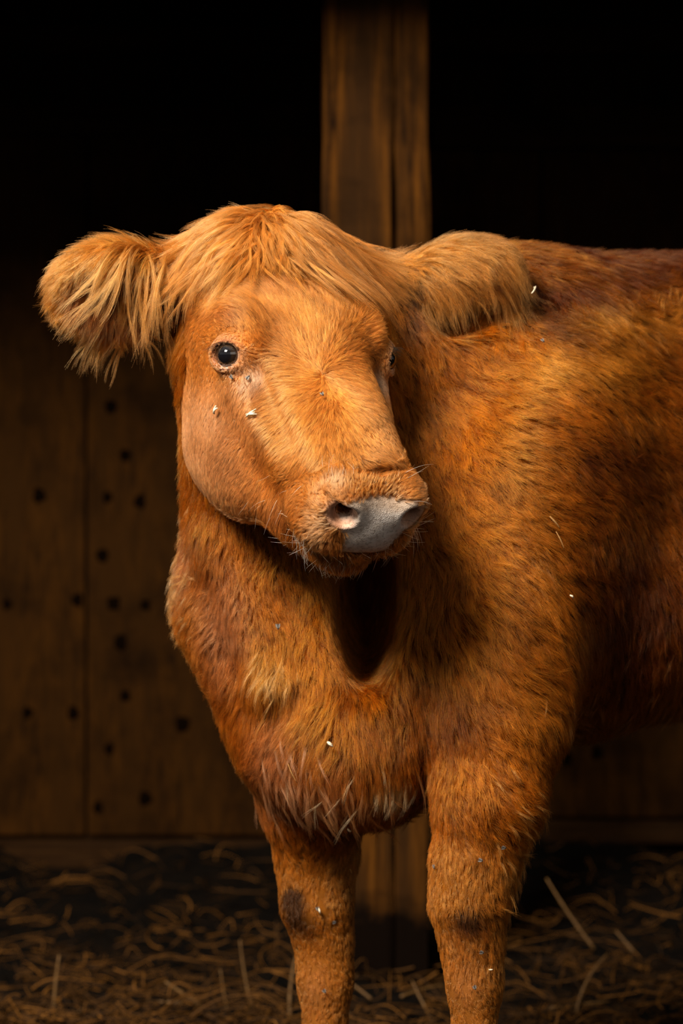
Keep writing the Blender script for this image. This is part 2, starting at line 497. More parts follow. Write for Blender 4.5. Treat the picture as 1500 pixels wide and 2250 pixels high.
C_BODY = P_("""880 620 .3 .9;900 800 .3 .95;900 900 .3 .95;920 1000 .4 .9;950 1100 .5 .85;1000 1150 .6 .8;1000 1000 .6 .75;1100 1200 .8 .6;1080 1080 .75 .65;1150 1000 .9 .45;1250 1000 .9 .4;1000 850 .6 .7
1050 750 .6 .6;1100 800 .8 .5;1200 800 .85 .5;1150 650 .4 .9;1200 570 .8 .5;1300 700 .9 .2;1300 620 .5 .8;1400 720 .9 -.2;1480 680 .8 -.5;1400 820 .9 .4;1400 600 .8 .6;1480 760 .9 .1
1400 1000 .8 .5;1300 1100 .8 .55;1350 1250 .6 .8;1450 1200 .5 .8;1450 1400 .3 1;1300 1400 .3 1;1350 1530 .1 1;1450 1530 -.1 1
1200 1300 .85 .55;1200 1400 .85 .5;1220 1520 .8 .6;1050 1350 .5 .85;1100 1450 .7 .7;950 1300 .2 1;880 1300 -.05 1;880 1450 .1 1;1000 1500 .4 .9;1000 1400 .5 .85;1100 1600 .7 .7;1150 1700 .75 .7;1000 1650 .2 1;1050 1780 .4 .9;1150 1850 .8 .6
850 1600 .15 1;920 1580 .3 .95;800 1550 0 1;750 1600 -.1 1;700 1650 -.15 1;640 1600 -.4 .9;600 1700 -.3 1;650 1750 .1 1;760 1740 .15 1;850 1720 .2 1;560 1640 -.7 .7
400 1150 -.8 .6;385 1250 -.85 .6;400 1350 -.85 .55;430 1430 -.85 .6;480 1520 -.85 .55;530 1620 -.8 .65;460 1300 -.2 1;500 1400 -.3 .95;520 1200 .3 1;460 1180 .1 1;560 1300 .2 1;600 1400 .15 1;650 1300 .1 1
600 1480 -.15 1;550 1540 -.3 1;700 1400 .05 1;730 1300 0 1;690 1500 -.1 1;800 1450 0 1
620 1850 -.1 1;700 1850 .1 1;650 1950 -.1 1;740 1950 .15 1;700 2100 0 1;1000 1900 0 1;1100 1950 .4 .9;980 2000 .2 1;1060 2100 .1 1;1100 2050 .6 .9""")
C_EAR = P_("""400 640 -.4 .9;340 600 -.35 .95;340 700 -.05 1;300 560 -.5 .9;290 640 -.2 1;310 740 .05 1;250 540 -.7 .8;240 600 -.5 .9;190 540 -.9 .5;150 560 -1 .3;200 600 -.8 .6;140 620 -.8 .7;170 680 -.7 .8;220 740 -.6 .8;270 780 -.4 .9;130 590 -.9 .5
900 590 .6 .2;950 570 .9 .25;1000 545 .95 .35;1050 540 1 .3;1100 570 .8 .6;900 650 .3 .95;950 640 .6 .8;1000 620 .7 .75;1060 610 .7 .8;1040 680 .2 1;980 700 .1 1;920 700 .0 1""")
# x, y, length in cm, how much it stands off
L_HEAD = P_("""708 820 1.4 .35;620 800 2.4 .5;700 720 2.6 .5;800 730 2.2 .5;560 680 2.6 .5;470 660 2 .4;640 880 2.4 .45;708 930 2.3 .4;790 880 2.2 .45;760 1000 2.2 .45;650 980 1.9 .4;840 1010 1.9 .4;600 930 1.5 .3
500 900 1.0 .22;430 950 .9 .2;380 900 .8 .35;395 1040 1.0 .4;500 1040 1.1 .25;560 1100 1.3 .3;470 1120 1.3 .35;560 1190 2.0 .5;640 1200 1.9 .55;720 1235 1.6 .6;850 1225 1.6 .6;900 1160 1.2 .55;640 1120 1.2 .3;600 1040 1.3 .3
500 790 .6 .2;470 760 .5 .2;520 750 .5 .2;560 800 .8 .25;500 720 .9 .25;440 720 1.0 .3;580 780 1.4 .35;400 780 1.0 .3;690 1060 .6 .45;670 1120 .7 .4;800 1045 .7 .5;900 1080 .7 .5;680 1180 1.0 .45;840 850 .7 .2;850 950 .7 .2;850 780 .4 .2""")
L_BODY = P_("""900 900 3 .5;1000 1000 3 .5;1100 800 3 .5;1200 700 3 .6;1400 650 3.2 .7;1450 600 3 .7;1300 800 2.6 .5;1400 1000 2.6 .45;1250 1000 2.6 .5;1100 1150 2.6 .5;1000 1300 3.2 .5;1150 1350 2.8 .5;1300 1300 2.8 .45;1400 1400 3.2 .45;1400 1540 4.2 .6;1300 1540 4.0 .6
1250 1480 3.2 .6;1200 1600 2.6 .6;1150 1750 2.4 .6;1130 1880 2.6 .7;1000 1700 1.8 .4;1050 1850 1.6 .4;1000 1950 1.0 .3;1040 2030 1.0 .3;1100 2040 2.4 .7;1040 2150 .6 .3;950 1500 3.4 .5;850 1500 3.4 .5;800 1650 3.4 .5;760 1760 3.8 .6;860 1720 3.2 .6;680 1730 3.2 .5;640 1600 2.8 .5
560 1560 2.8 .55;600 1470 4.2 .8;480 1500 2.8 .65;410 1400 2.8 .75;385 1280 3.2 .8;400 1180 2.6 .7;470 1320 1.3 .35;500 1400 1.4 .35;540 1250 2 .45;600 1350 2.2 .5;680 1350 2.6 .45;740 1400 2.6 .45;620 1850 1.1 .3;700 1850 1.3 .35;650 1980 .8 .25;740 1980 1.0 .3;710 2130 .6 .25;580 1790 1.4 .4;560 1700 2.0 .5""")
L_EAR = P_("""400 660 1.2 .4;380 740 2.4 .5;340 600 4.0 .45;300 570 4.5 .6;250 550 3.5 .7;190 560 3.2 .8;150 570 2.6 .8;220 640 2.6 .8;300 680 3.0 .5;160 660 3.8 .9;220 730 4.5 .8;280 760 5 .7;130 610 3.4 .9
900 600 2 .4;960 560 3 .5;1040 540 3.4 .6;1100 570 2.6 .7;1000 620 3.4 .5;1060 620 3.6 .7;1030 690 5 .6;960 700 4.5 .6;910 660 2.5 .5""")

def kern(px, C, sig):
    out = np.empty((len(px), 2))
    for i in range(0, len(px), 20000):
        q = px[i:i + 20000]
        d2 = ((q[:, None, :] - C[None, :, :2]) ** 2).sum(2)
        d2 = d2 - d2.min(1, keepdims=True)
        w = np.exp(-d2 / (2 * sig * sig))
        out[i:i + 20000] = (w @ C[:, 2:]) / w.sum(1, keepdims=True)
    return out

def noise3(p, s, seed):
    r = np.random.default_rng(seed)
    v = 0
    for _ in range(5):
        k = r.normal(size=3); k = k / np.linalg.norm(k) * (0.6 + r.random() * 1.2) * s
        v = v + np.sin(p @ k * 6.2832 + r.random() * 6.28 + 1.3 * np.sin(p @ r.normal(size=3) * s * 3.0))
    return v / 3.2

me = SKIN
me.calc_loop_triangles()
NT_ = len(me.loop_triangles)
tri = np.empty(NT_ * 3, np.int32); me.loop_triangles.foreach_get('vertices', tri); tri = tri.reshape(-1, 3)
VN = np.empty(len(me.vertices) * 3, np.float32)
me.vertices.foreach_get('normal', VN); VN = VN.reshape(-1, 3).astype(float)
VV = Vn
EARP = [p for p in PR if p[4] == 'ear']
HEADP = [p for p in PR if p[4] == 'head']
BODYP = [p for p in PR if p[4] == 'body' and p[3] == '+']
def region(p):
    """0 body, 1 head, 2 near ear, 3 far ear"""
    de = sdf(p, [q for q in EARP if q[3] == '+']); dh = sdf(p, [q for q in HEADP if q[3] == '+']); db = sdf(p, BODYP)
    r = np.where(dh < db + 0.004, 1, 0)
    r = np.where((de < dh - 0.004) & (de < db), np.where(p[:, 0] < 0, 2, 3), r)
    return r

# triangles the place can be seen from the open side; the hidden far flank keeps a thin coat
tc = VV[tri].mean(1); tn = nrm(VN[tri].mean(1))
ar = np.linalg.norm(np.cross(VV[tri[:, 1]] - VV[tri[:, 0]], VV[tri[:, 2]] - VV[tri[:, 0]]), axis=1) / 2
tpx = proj(tc)
fac = (tn * nrm(CAMP - tc)).sum(1)
treg = region(tc)
thl = to_head(tc)
wt = ar * np.where(fac > -0.25, 1.0, 0.10)
wt *= np.where((tpx[:, 0] < 1620) & (tpx[:, 1] < 2330), 1.0, 0.03)
def padmask(h):
    """bare skin of the muzzle, in the head's own axes"""
    l, f, u = np.abs(h[:, 0]), h[:, 1], h[:, 2]
    half = 0.046 - 0.012 * np.clip((-0.035 - u) / 0.03, 0, 1) + 0.0025 * np.sin(u * 900) * np.sin(l * 700 + f * 500)
    a = np.clip((half - l) / 0.010 + 0.5, 0, 1)
    b = np.clip((f - 0.268) / 0.010 + 0.5, 0, 1)
    c = np.clip((0.000 - u) / 0.008 + 0.5, 0, 1) * np.clip((u + 0.0865) / 0.006 + 0.5, 0, 1)
    return a * b * c
pad_t = padmask(thl) * (treg == 1)
eyed = np.min([np.linalg.norm(tc - c - n * 0.012, axis=1) for c, n in EYES], axis=0)
wt *= np.where(treg == 1, 1.5, 1.0) * np.where(treg >= 2, 1.6, 1.0) * (1 - np.clip(pad_t * 1.3, 0, 1)) * np.where(eyed < 0.0168, 0, 1)
nos = np.min([np.linalg.norm((thl - np.array([0.0485 * s, 0.288, -0.0235])) / np.array([1.1, 1.2, 1]), axis=1) for s in (1, -1)], axis=0)
wt *= np.where(nos < 0.019, 0, 1)
wt *= 1 + 1.5 * (treg == 1) * np.exp(-((tpx[:, 0] - 708) ** 2 + (tpx[:, 1] - 826) ** 2) / 26.0 ** 2)

def scatter(n, w):
    cw = np.cumsum(w); cw /= cw[-1]
    i = np.searchsorted(cw, RNG.random(n))
    i = np.clip(i, 0, len(w) - 1)
    u, v = RNG.random(n), RNG.random(n)
    m = u + v > 1; u[m] = 1 - u[m]; v[m] = 1 - v[m]
    b = np.stack([1 - u - v, u, v], 1)[:, :, None]
    return (VV[tri[i]] * b).sum(1), nrm((VN[tri[i]] * b).sum(1)), i

def tangent(d2, n):
    d = np.stack([d2[:, 0], np.zeros(len(d2)), -d2[:, 1]], 1)
    d = d - n * (d * n).sum(1, keepdims=True)
    # where the surface turns edge-on the hair keeps to the lie of its neighbours
    return nrm(d + 1e-5)

def grow(root, nor, tan, L, lift, nk, grav=0.0, curl=0.0, fall=0.5, bend=None, off=0.0015):
    """centre lines of hair tufts: start lifted off the skin, lie down along the comb, hang under their weight"""
    n = len(root)
    pts = np.empty((n, nk, 3)); pts[:, 0] = root
    d = nrm(tan + nor * lift[:, None])
    side = np.cross(nor, tan)
    ph = RNG.random(n) * 6.28
    for k in range(1, nk):
        t = k / (nk - 1)
        pts[:, k] = pts[:, k - 1] + d * (L / (nk - 1))[:, None]
        if off is not None:
            e = off - gsample(pts[:, k])
            pts[:, k] += nor * np.clip(e, 0, 0.01)[:, None]
        d = d - nor * (lift * fall / (nk - 1))[:, None] * 1.6
        d[:, 2] -= grav * t
        if bend is not None: d = d + bend / (nk - 1)
        if curl: d = d + side * (np.sin(ph + t * 5.0) * curl)[:, None]
        d = nrm(d)
    return pts

def children(pts, nor, m, rad, clump, frizz, lenvar=0.35, fast=2.5):
    """m hairs round every centre line"""
    n, nk, _ = pts.shape
    t = np.linspace(0, 1, nk)
    base = np.repeat(pts, m, 0); no = np.repeat(nor, m, 0)
    r = RNG.normal(size=(n * m, 3)) * np.repeat(rad, m)[:, None]
    r -= no * (r * no).sum(1, keepdims=True)
    k = 1 - np.clip(np.repeat(clump, m), 0, 1)[:, None] * np.minimum(1, t * fast)[None, :] ** 0.8
    out = base + r[:, None, :] * k[:, :, None]
    s = 1 - RNG.random(n * m) * lenvar
    # shorten along the strand
    ti = t[None, :] * s[:, None] * (nk - 1)
    i0 = np.clip(ti.astype(int), 0, nk - 2); f = (ti - i0)[:, :, None]
    ar_ = np.arange(n * m)[:, None]
    out = out[ar_, i0] * (1 - f) + out[ar_, i0 + 1] * f
    q = RNG.normal(size=(n * m, 1, 3)) * np.repeat(frizz, m)[:, None, None] * (t[None, :, None] ** 1.3)
    q2 = RNG.normal(size=(n * m, nk, 3)) * np.repeat(frizz, m)[:, None, None] * 0.18 * (t[None, :, None] > 0)
    return out + q + q2

def hair_object(name, pts, rad, col, mat, parent):
    n, nk, _ = pts.shape
    hc = bpy.data.hair_curves.new(name)
    hc.add_curves([nk] * n)
    hc.attributes['position'].data.foreach_set('vector', pts.astype(np.float32).ravel())
    a = hc.attributes.get('radius') or hc.attributes.new('radius', 'FLOAT', 'POINT')
    prof = 1.0 - 0.75 * np.linspace(0, 1, nk) ** 2
    a.data.foreach_set('value', (rad[:, None] * prof[None, :]).astype(np.float32).ravel())
    c = hc.attributes.new('hue', 'FLOAT_COLOR', 'CURVE')
    cc = np.ones((n, 4), np.float32); cc[:, :3] = col
    c.data.foreach_set('color', cc.ravel())
    hc.materials.append(mat)
    o = bpy.data.objects.new(name, hc)
    COL.objects.link(o)
    o.parent = parent
    o.matrix_parent_inverse = Matrix.Translation(-Vector(parent.location))
    return o

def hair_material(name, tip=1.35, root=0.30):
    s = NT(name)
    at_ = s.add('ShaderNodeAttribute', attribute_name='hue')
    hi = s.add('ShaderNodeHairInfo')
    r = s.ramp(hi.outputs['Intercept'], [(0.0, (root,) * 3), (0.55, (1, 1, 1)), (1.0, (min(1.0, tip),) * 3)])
    c = s.mix(1.0, at_.outputs['Color'], r, 'MULTIPLY')
    h = s.add('ShaderNodeBsdfHairPrincipled')
    h.model = 'CHIANG'
    h.parametrization = 'COLOR'
    h.inputs['Roughness'].default_value = 0.34
    h.inputs['Radial Roughness'].default_value = 0.65
    h.inputs['Coat'].default_value = 0.0
    h.inputs['IOR'].default_value = 1.28
    h.inputs['Random Roughness'].default_value = 0.2
    s.link(c, h.inputs['Color'])
    d = s.add('ShaderNodeBsdfDiffuse')
    s.link(c, d.inputs['Color'])
    mx = s.add('ShaderNodeMixShader')
    mx.inputs[0].default_value = HAIRMIX
    s.link(d.outputs[0], mx.inputs[1]); s.link(h.outputs[0], mx.inputs[2])
    s.link(mx.outputs[0], s.n['Material Output'].inputs['Surface'])
    s.n.remove(s.b)
    return s.m
HAIRMIX = 0.75

# coat colours: ginger, with darker patches, soiled knees, and shade painted in places
def spot(px, x, y, rx, ry):
    return np.exp(-(((px[:, 0] - x) / rx) ** 2 + ((px[:, 1] - y) / ry) ** 2))
def coat_colour(p, px, reg):
    n = len(p)
    ging = np.array([0.56, 0.160, 0.0085]); pale = np.array([0.68, 0.28, 0.070]); dark = np.array([0.085, 0.017, 0.0015]); fawn = np.array([0.68, 0.265, 0.080])
    deep = np.array([0.32, 0.074, 0.003])
    hd = (reg == 1)[:, None]
    c = np.where(hd, ging * 0.6 + fawn * 0.4, deep * 0.7 + ging * 0.3)
    c = np.where((reg >= 2)[:, None], ging * 0.5 + pale * 0.5, c)
    a = noise3(p, 3.5, 11); b = noise3(p, 11, 12); d = noise3(p, 40, 13)
    v = np.clip(0.5 + 0.22 * a + 0.18 * b + 0.16 * d + RNG.normal(size=n) * 0.16, 0, 1)[:, None]
    c = c * (0.50 + 0.95 * v)
    bod = (reg == 0)
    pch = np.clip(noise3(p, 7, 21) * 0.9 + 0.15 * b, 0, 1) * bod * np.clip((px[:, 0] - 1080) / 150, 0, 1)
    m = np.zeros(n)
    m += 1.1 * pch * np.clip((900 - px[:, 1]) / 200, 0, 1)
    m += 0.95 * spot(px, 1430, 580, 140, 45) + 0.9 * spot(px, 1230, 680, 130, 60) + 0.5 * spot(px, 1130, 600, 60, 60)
    m += 0.85 * spot(px, 1390, 1330, 130, 180) + 0.55 * spot(px, 1300, 1000, 110, 60) + 0.4 * spot(px, 930, 1050, 50, 200)  # last spot paints the head's shadow down the neck
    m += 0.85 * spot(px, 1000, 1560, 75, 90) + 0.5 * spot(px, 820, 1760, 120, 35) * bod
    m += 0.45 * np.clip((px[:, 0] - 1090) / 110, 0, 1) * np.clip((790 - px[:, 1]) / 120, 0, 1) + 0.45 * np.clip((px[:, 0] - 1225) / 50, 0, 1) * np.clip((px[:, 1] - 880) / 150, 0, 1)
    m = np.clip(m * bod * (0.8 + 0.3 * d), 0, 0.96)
    kn = 1.1 * spot(px, 1030, 2025, 55, 42) + 1.1 * spot(px, 648, 2010, 35, 62) + 0.9 * spot(px, 640, 1975, 26, 30) + 0.8 * spot(px, 690, 2050, 30, 30) + 0.6 * spot(px, 760, 1815, 80, 22)
    kn = np.clip(kn * bod * (0.75 + 0.5 * b), 0, 0.95)[:, None]
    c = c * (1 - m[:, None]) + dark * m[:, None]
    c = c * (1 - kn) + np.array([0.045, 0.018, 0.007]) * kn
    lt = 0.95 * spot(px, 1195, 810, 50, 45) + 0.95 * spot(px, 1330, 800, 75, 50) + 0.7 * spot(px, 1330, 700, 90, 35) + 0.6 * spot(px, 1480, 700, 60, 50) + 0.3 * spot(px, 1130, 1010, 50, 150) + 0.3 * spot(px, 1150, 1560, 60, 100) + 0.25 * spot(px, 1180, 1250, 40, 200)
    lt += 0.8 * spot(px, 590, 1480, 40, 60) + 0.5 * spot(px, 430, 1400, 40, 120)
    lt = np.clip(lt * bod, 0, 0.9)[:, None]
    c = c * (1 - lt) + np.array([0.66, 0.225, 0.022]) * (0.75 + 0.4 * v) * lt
    pk = 0.5 * spot(px, 600, 1680, 50, 120) + 0.5 * spot(px, 720, 1740, 60, 50) + 0.6 * spot(px, 1020, 2150, 40, 70) + 0.6 * spot(px, 690, 2180, 35, 60) + 0.55 * spot(px, 480, 1370, 55, 120) + 0.5 * spot(px, 400, 1230, 22, 80)  # pinkish hair; the chest streak is a painted sheen
    pk = np.clip(pk * bod, 0, 0.8)[:, None]
    c = c * (1 - pk) + np.array([0.56, 0.22, 0.10]) * (0.8 + 0.4 * v) * pk
    cr = np.clip(0.9 * spot(px, 862, 1732, 34, 26) * bod, 0, 0.8)[:, None]
    c = c * (1 - cr) + np.array([0.62, 0.42, 0.20]) * cr
    lg = np.clip((px[:, 1] - 1800) / 120, 0, 1) * bod * 0.6 * (1 - kn[:, 0])
    c = c * (1 - lg[:, None]) + np.array([0.62, 0.215, 0.030]) * (0.85 + 0.3 * v) * lg[:, None]
    ck = (np.clip((600 - px[:, 0]) / 120, 0, 1) * np.clip((px[:, 1] - 820) / 100, 0, 1) * (reg == 1) * 0.7)[:, None]
    c = c * (1 - ck) + np.array([0.80, 0.36, 0.155]) * (0.8 + 0.4 * v) * ck
    # face: pale rims of the eyes and the mouth, dusky patches above the eye
    f = (reg == 1)
    e = np.min([np.linalg.norm(p - c_ - n_ * 0.012, axis=1) for c_, n_ in EYES], axis=0)
    er = np.clip(1 - (e - 0.018) / 0.012, 0, 1) * f
    h = to_head(p)
    tear = np.maximum(*[np.exp(-(np.linalg.norm((h - np.array([0.088 * s, 0.045, -0.012])), axis=1) / 0.017) ** 2) for s in (1, -1)]) * f
    er = np.clip(er * 0.35 + tear * 0.75, 0, 0.8)[:, None]
    c = c * (1 - er) + np.array([0.80, 0.52, 0.33]) * er
    dk = 0.55 * spot(px, 500, 695, 60, 22) + 0.45 * spot(px, 575, 850, 22, 50) + 0.5 * spot(px, 640, 635, 90, 30) + 0.3 * spot(px, 620, 760, 30, 60) + 0.45 * spot(px, 600, 1130, 40, 50)  # dusky above the eye, plus shade painted under the forelock edge
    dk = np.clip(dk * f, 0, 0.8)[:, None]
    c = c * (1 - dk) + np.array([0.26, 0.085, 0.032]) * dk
    pm = np.clip(padmask(to_head(p) + 0), 0, 1)
    rim = np.exp(-((np.abs(h[:, 0]) - 0.062) / 0.012) ** 2) * np.clip((h[:, 1] - 0.24) / 0.02, 0, 1) * f
    rim = np.clip(rim * 0.5 + 0.5 * pm, 0, 0.7)[:, None]
    c = c * (1 - rim) + np.array([0.78, 0.45, 0.22]) * rim
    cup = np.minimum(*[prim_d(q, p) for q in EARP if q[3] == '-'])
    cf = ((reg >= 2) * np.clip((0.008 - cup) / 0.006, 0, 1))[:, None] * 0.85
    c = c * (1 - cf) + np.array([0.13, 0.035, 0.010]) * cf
    ed = (reg == 2) * np.clip((px[:, 0] - 335) / 50, 0, 1)  # shade round the ear bases, painted into the hair colour
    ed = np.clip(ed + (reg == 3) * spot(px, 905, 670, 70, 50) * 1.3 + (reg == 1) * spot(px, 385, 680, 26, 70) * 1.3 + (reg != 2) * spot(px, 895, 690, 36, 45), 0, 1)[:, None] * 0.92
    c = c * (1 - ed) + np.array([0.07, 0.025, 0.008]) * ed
    return np.clip(c, 0.003, 0.95)

cow = bpy.data.objects.new('cow', None)
cow.empty_display_size = 0.2
COL.objects.link(cow)
cow.location = (0.35, 0.25, 0.0)
props(cow, 'shaggy ginger cow turning its head to look past the camera, standing on hay', 'cow')
PB = Matrix.Translation(-Vector(cow.location))
def child(o, parent=None):
    o.parent = parent or cow
    o.matrix_parent_inverse = PB if parent is None else Matrix.Identity(4)
    return o

# skin
def skin_material():
    s = NT('hide')
    a = s.add('ShaderNodeAttribute', attribute_name='skin')
    w = s.add('ShaderNodeAttribute', attribute_name='bare')
    tcd = s.add('ShaderNodeTexCoord')
    vo = s.add('ShaderNodeTexVoronoi', i_Scale=420.0)
    vo.feature = 'DISTANCE_TO_EDGE'
    s.link(tcd.outputs['Object'], vo.inputs['Vector'])
    nz = s.add('ShaderNodeTexNoise', i_Scale=260.0, i_Detail=3.0)
    s.link(tcd.outputs['Object'], nz.inputs['Vector'])
    n2 = s.add('ShaderNodeTexNoise', i_Scale=70.0, i_Detail=3.0)
    s.link(tcd.outputs['Object'], n2.inputs['Vector'])
    mr = s.ramp(nz.outputs[0], [(0.50, (1, 1, 1)), (0.64, (0.68, 0.64, 0.62))])
    mr2 = s.ramp(n2.outputs[0], [(0.4, (1, 1, 1)), (0.65, (0.80, 0.76, 0.72))])
    c1 = s.mix(1.0, mr, mr2, 'MULTIPLY')
    c1 = s.mix(w.outputs['Fac'], (1, 1, 1), c1)
    c = s.mix(1.0, a.outputs['Color'], c1, 'MULTIPLY')
    s.link(c, s.b.inputs['Base Color'])
    s.b.inputs['Roughness'].default_value = 0.5
    sm = s.add('ShaderNodeMath', operation='MULTIPLY_ADD'); sm.inputs[1].default_value = 0.32; sm.inputs[2].default_value = 0.04
    s.link(w.outputs['Fac'], sm.inputs[0]); s.link(sm.outputs[0], s.b.inputs['Specular IOR Level'])
    s.b.inputs['Subsurface Weight'].default_value = 0.0
    bp = s.add('ShaderNodeBump', i_Strength=0.45, i_Distance=0.0012)
    s.link(vo.outputs['Distance'], bp.inputs['Height'])
    s.link(bp.outputs[0], s.b.inputs['Normal'])
    return s.m
vreg = region(VV)
vh = to_head(VV)
vpx = proj(VV)
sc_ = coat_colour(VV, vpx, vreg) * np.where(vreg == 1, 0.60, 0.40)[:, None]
pad_v = (padmask(vh) * (vreg == 1))
padc = np.array([0.88, 0.77, 0.70])
pink = np.array([0.62, 0.27, 0.16])
topy = np.clip((vh[:, 2] + 0.020) / 0.012, 0, 1)[:, None]
padcol = padc * (1 - topy * 0.6) + np.array([0.62, 0.40, 0.24]) * topy * 0.6
nv = np.min([np.linalg.norm((vh - np.array([0.0485 * s, 0.288, -0.0235])) / np.array([1.1, 1.2, 1]), axis=1) for s in (1, -1)], axis=0)
nr = (np.clip(1 - (nv - 0.014) / 0.010, 0, 1) * (vreg == 1))[:, None]
sc_ = sc_ * (1 - pad_v[:, None]) + padcol * pad_v[:, None]
low_n = np.clip((-0.026 - vh[:, 2]) / 0.006, 0, 1)[:, None]
outer = np.clip((np.abs(vh[:, 0]) - 0.046) / 0.008, 0, 1)[:, None]
sc_ = sc_ * (1 - nr) + (np.array([0.60, 0.31, 0.19]) * np.maximum(outer, low_n) + np.array([0.74, 0.62, 0.54]) * (1 - np.maximum(outer, low_n))) * nr
ins = (np.clip((0.0155 - nv) / 0.004, 0, 1) * (vreg == 1))[:, None]
sc_ = sc_ * (1 - ins) + np.array([0.05, 0.015, 0.01]) * ins
ev = np.min([np.linalg.norm(VV - c - n * 0.012, axis=1) for c, n in EYES], axis=0)
el = np.clip((0.0225 - ev) / 0.003, 0, 1)[:, None]
sc_ = sc_ * (1 - el) + np.array([0.30, 0.11, 0.055]) * el
for i, (s, v) in enumerate(zip((1, -1), EYES)):
    c_, n_ = v
    low = 0.8 * np.clip((0.0205 - np.linalg.norm(VV - c_ - n_ * 0.012, axis=1)) / 0.003, 0, 1) * np.clip(-((VV - c_) @ np.array([0, 0, 1.0])) / 0.006 - 0.6, 0, 1)
    sc_ = sc_ * (1 - low[:, None]) + np.array([0.62, 0.42, 0.34]) * low[:, None]
ca = me.attributes.new('skin', 'FLOAT_COLOR', 'POINT')
cc4 = np.ones((len(VV), 4), np.float32); cc4[:, :3] = sc_
ca.data.foreach_set('color', cc4.ravel())
ba = me.attributes.new('bare', 'FLOAT', 'POINT')
ba.data.foreach_set('value', np.clip(pad_v + nr[:, 0], 0, 1).astype(np.float32))
me.materials.append(skin_material())
me.name = 'body'
skin_o = bpy.data.objects.new('body', me)
COL.objects.link(skin_o)
child(skin_o)

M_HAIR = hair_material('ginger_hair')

def coat(name, nclump, m, sel, rad_cl, hair_r, sig=38, clump=0.75, frizz=0.0011, nk=6, grav=0.06, sun=1.0):
    root, nor, ti = scatter(nclump, wt * sel)
    reg = treg[ti]
    px = proj(root)
    d2 = np.empty((len(root), 2)); ll = np.empty((len(root), 2))
    for regs, C, Lc in (((0,), C_BODY, L_BODY), ((1,), C_HEAD, L_HEAD), ((2, 3), C_EAR, L_EAR)):
        mk = np.isin(reg, regs)
        if mk.any():
            s1 = {0: 55, 1: 24, 2: 30}[regs[0]]
            d2[mk] = kern(px[mk], C, s1); ll[mk] = kern(px[mk], Lc, s1 * 1.2)
    # the whorl between the eyes
    w = px - np.array([708, 826]); rr = np.linalg.norm(w, axis=1)
    k = np.exp(-(rr / 48) ** 2) * (reg == 1)
    sw = w / np.maximum(rr, 1)[:, None]; sw = sw + 0.35 * np.stack([-sw[:, 1], sw[:, 0]], 1)
    d2 = nrm(d2) * (1 - k[:, None]) + sw * k[:, None]
    ang = noise3(root, 9, 31) * 0.22 + noise3(root, 34, 32) * 0.16 + RNG.normal(size=len(root)) * 0.10
    bodyk = np.where(reg == 0, 1.5, 1.0) * np.where(reg >= 2, 1.8, 1)
    wild = np.where((reg == 0) & (px[:, 1] < 760) & (px[:, 0] > 1080), 2.2, 1.0)
    ang = ang * bodyk * wild
    ca_, sa_ = np.cos(ang), np.sin(ang)
    d2 = np.stack([d2[:, 0] * ca_ - d2[:, 1] * sa_, d2[:, 0] * sa_ + d2[:, 1] * ca_], 1)
    tan = tangent(nrm(d2), nor)
    L = ll[:, 0] * 0.01 * (0.75 + 0.5 * RNG.random(len(root)))
    ll[:, 1] *= np.where(reg == 0, 0.75, np.where(reg == 1, 0.7, 1.0)); L = L * np.where(reg == 0, 1.12, 1.08)
    lift = ll[:, 1] * (0.8 + 0.5 * RNG.random(len(root)))
    L = L * np.clip((eyed[ti] - 0.012) / 0.03, 0.2, 1)
    lift = lift * np.clip((eyed[ti] - 0.010) / 0.03, 0.3, 1)
    c = grow(root - nor * 0.0008, nor, tan, L, lift, nk, grav, curl=0.05)
    rc = rad_cl * np.clip(L / 0.02, 0.5, 1.4)
    pts = children(c, nor, m, rc, np.minimum(0.93, np.full(len(root), clump) * (0.7 + 0.4 * RNG.random(len(root))) * np.clip(L / 0.018, 0.35, 1.0)), frizz * np.clip(L / 0.02, 0.4, 1.6))
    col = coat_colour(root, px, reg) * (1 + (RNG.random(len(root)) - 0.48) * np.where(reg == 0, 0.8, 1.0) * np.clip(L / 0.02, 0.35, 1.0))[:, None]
    col = np.repeat(col, m, 0) * (0.75 + 0.5 * RNG.random(len(pts)))[:, None]
    return hair_object(name, pts, np.full(len(pts), hair_r) * (0.75 + 0.5 * RNG.random(len(pts))), np.clip(col, 0, 0.97), M_HAIR, cow)


C_LOCK = P_("""600 470 0 1;560 470 -.3 1;520 480 -.7 .7;470 500 -1 .5;430 530 -1 .6;400 570 -.8 .7;450 580 -.8 .8;500 540 -.7 .9;500 610 -.6 .9;430 620 -.7 .7
560 540 -.3 1;600 540 0 1;560 600 -.25 1;620 600 .05 1;650 540 .3 1;660 600 .3 1;640 470 .3 1;680 480 .6 .8;720 500 .9 .5;760 540 .85 .6;800 570 .85 .6;850 610 .85 .55;720 560 .6 .8;760 600 .65 .8;820 640 .8 .6;700 620 .4 .9;900 640 .9 .3""")
C_RIM = P_("""150 560 -1 .4;200 540 -.8 .7;260 550 -.5 1;320 570 -.35 1;360 610 -.2 1;300 640 0 1;340 700 .05 1;330 780 .1 1;240 620 -.4 1;180 640 -.7 .7;200 720 -.7 .8;250 770 -.5 .9;150 660 -.8 .8;130 600 -.9 .6
870 610 .6 .1;920 580 .9 .2;980 550 1 .3;1040 540 1 .45;1090 560 .8 .8;960 610 .85 .7;1020 600 .9 .8;1080 610 .6 1;1000 680 .5 1;1050 700 .1 1;930 640 .7 .8""")

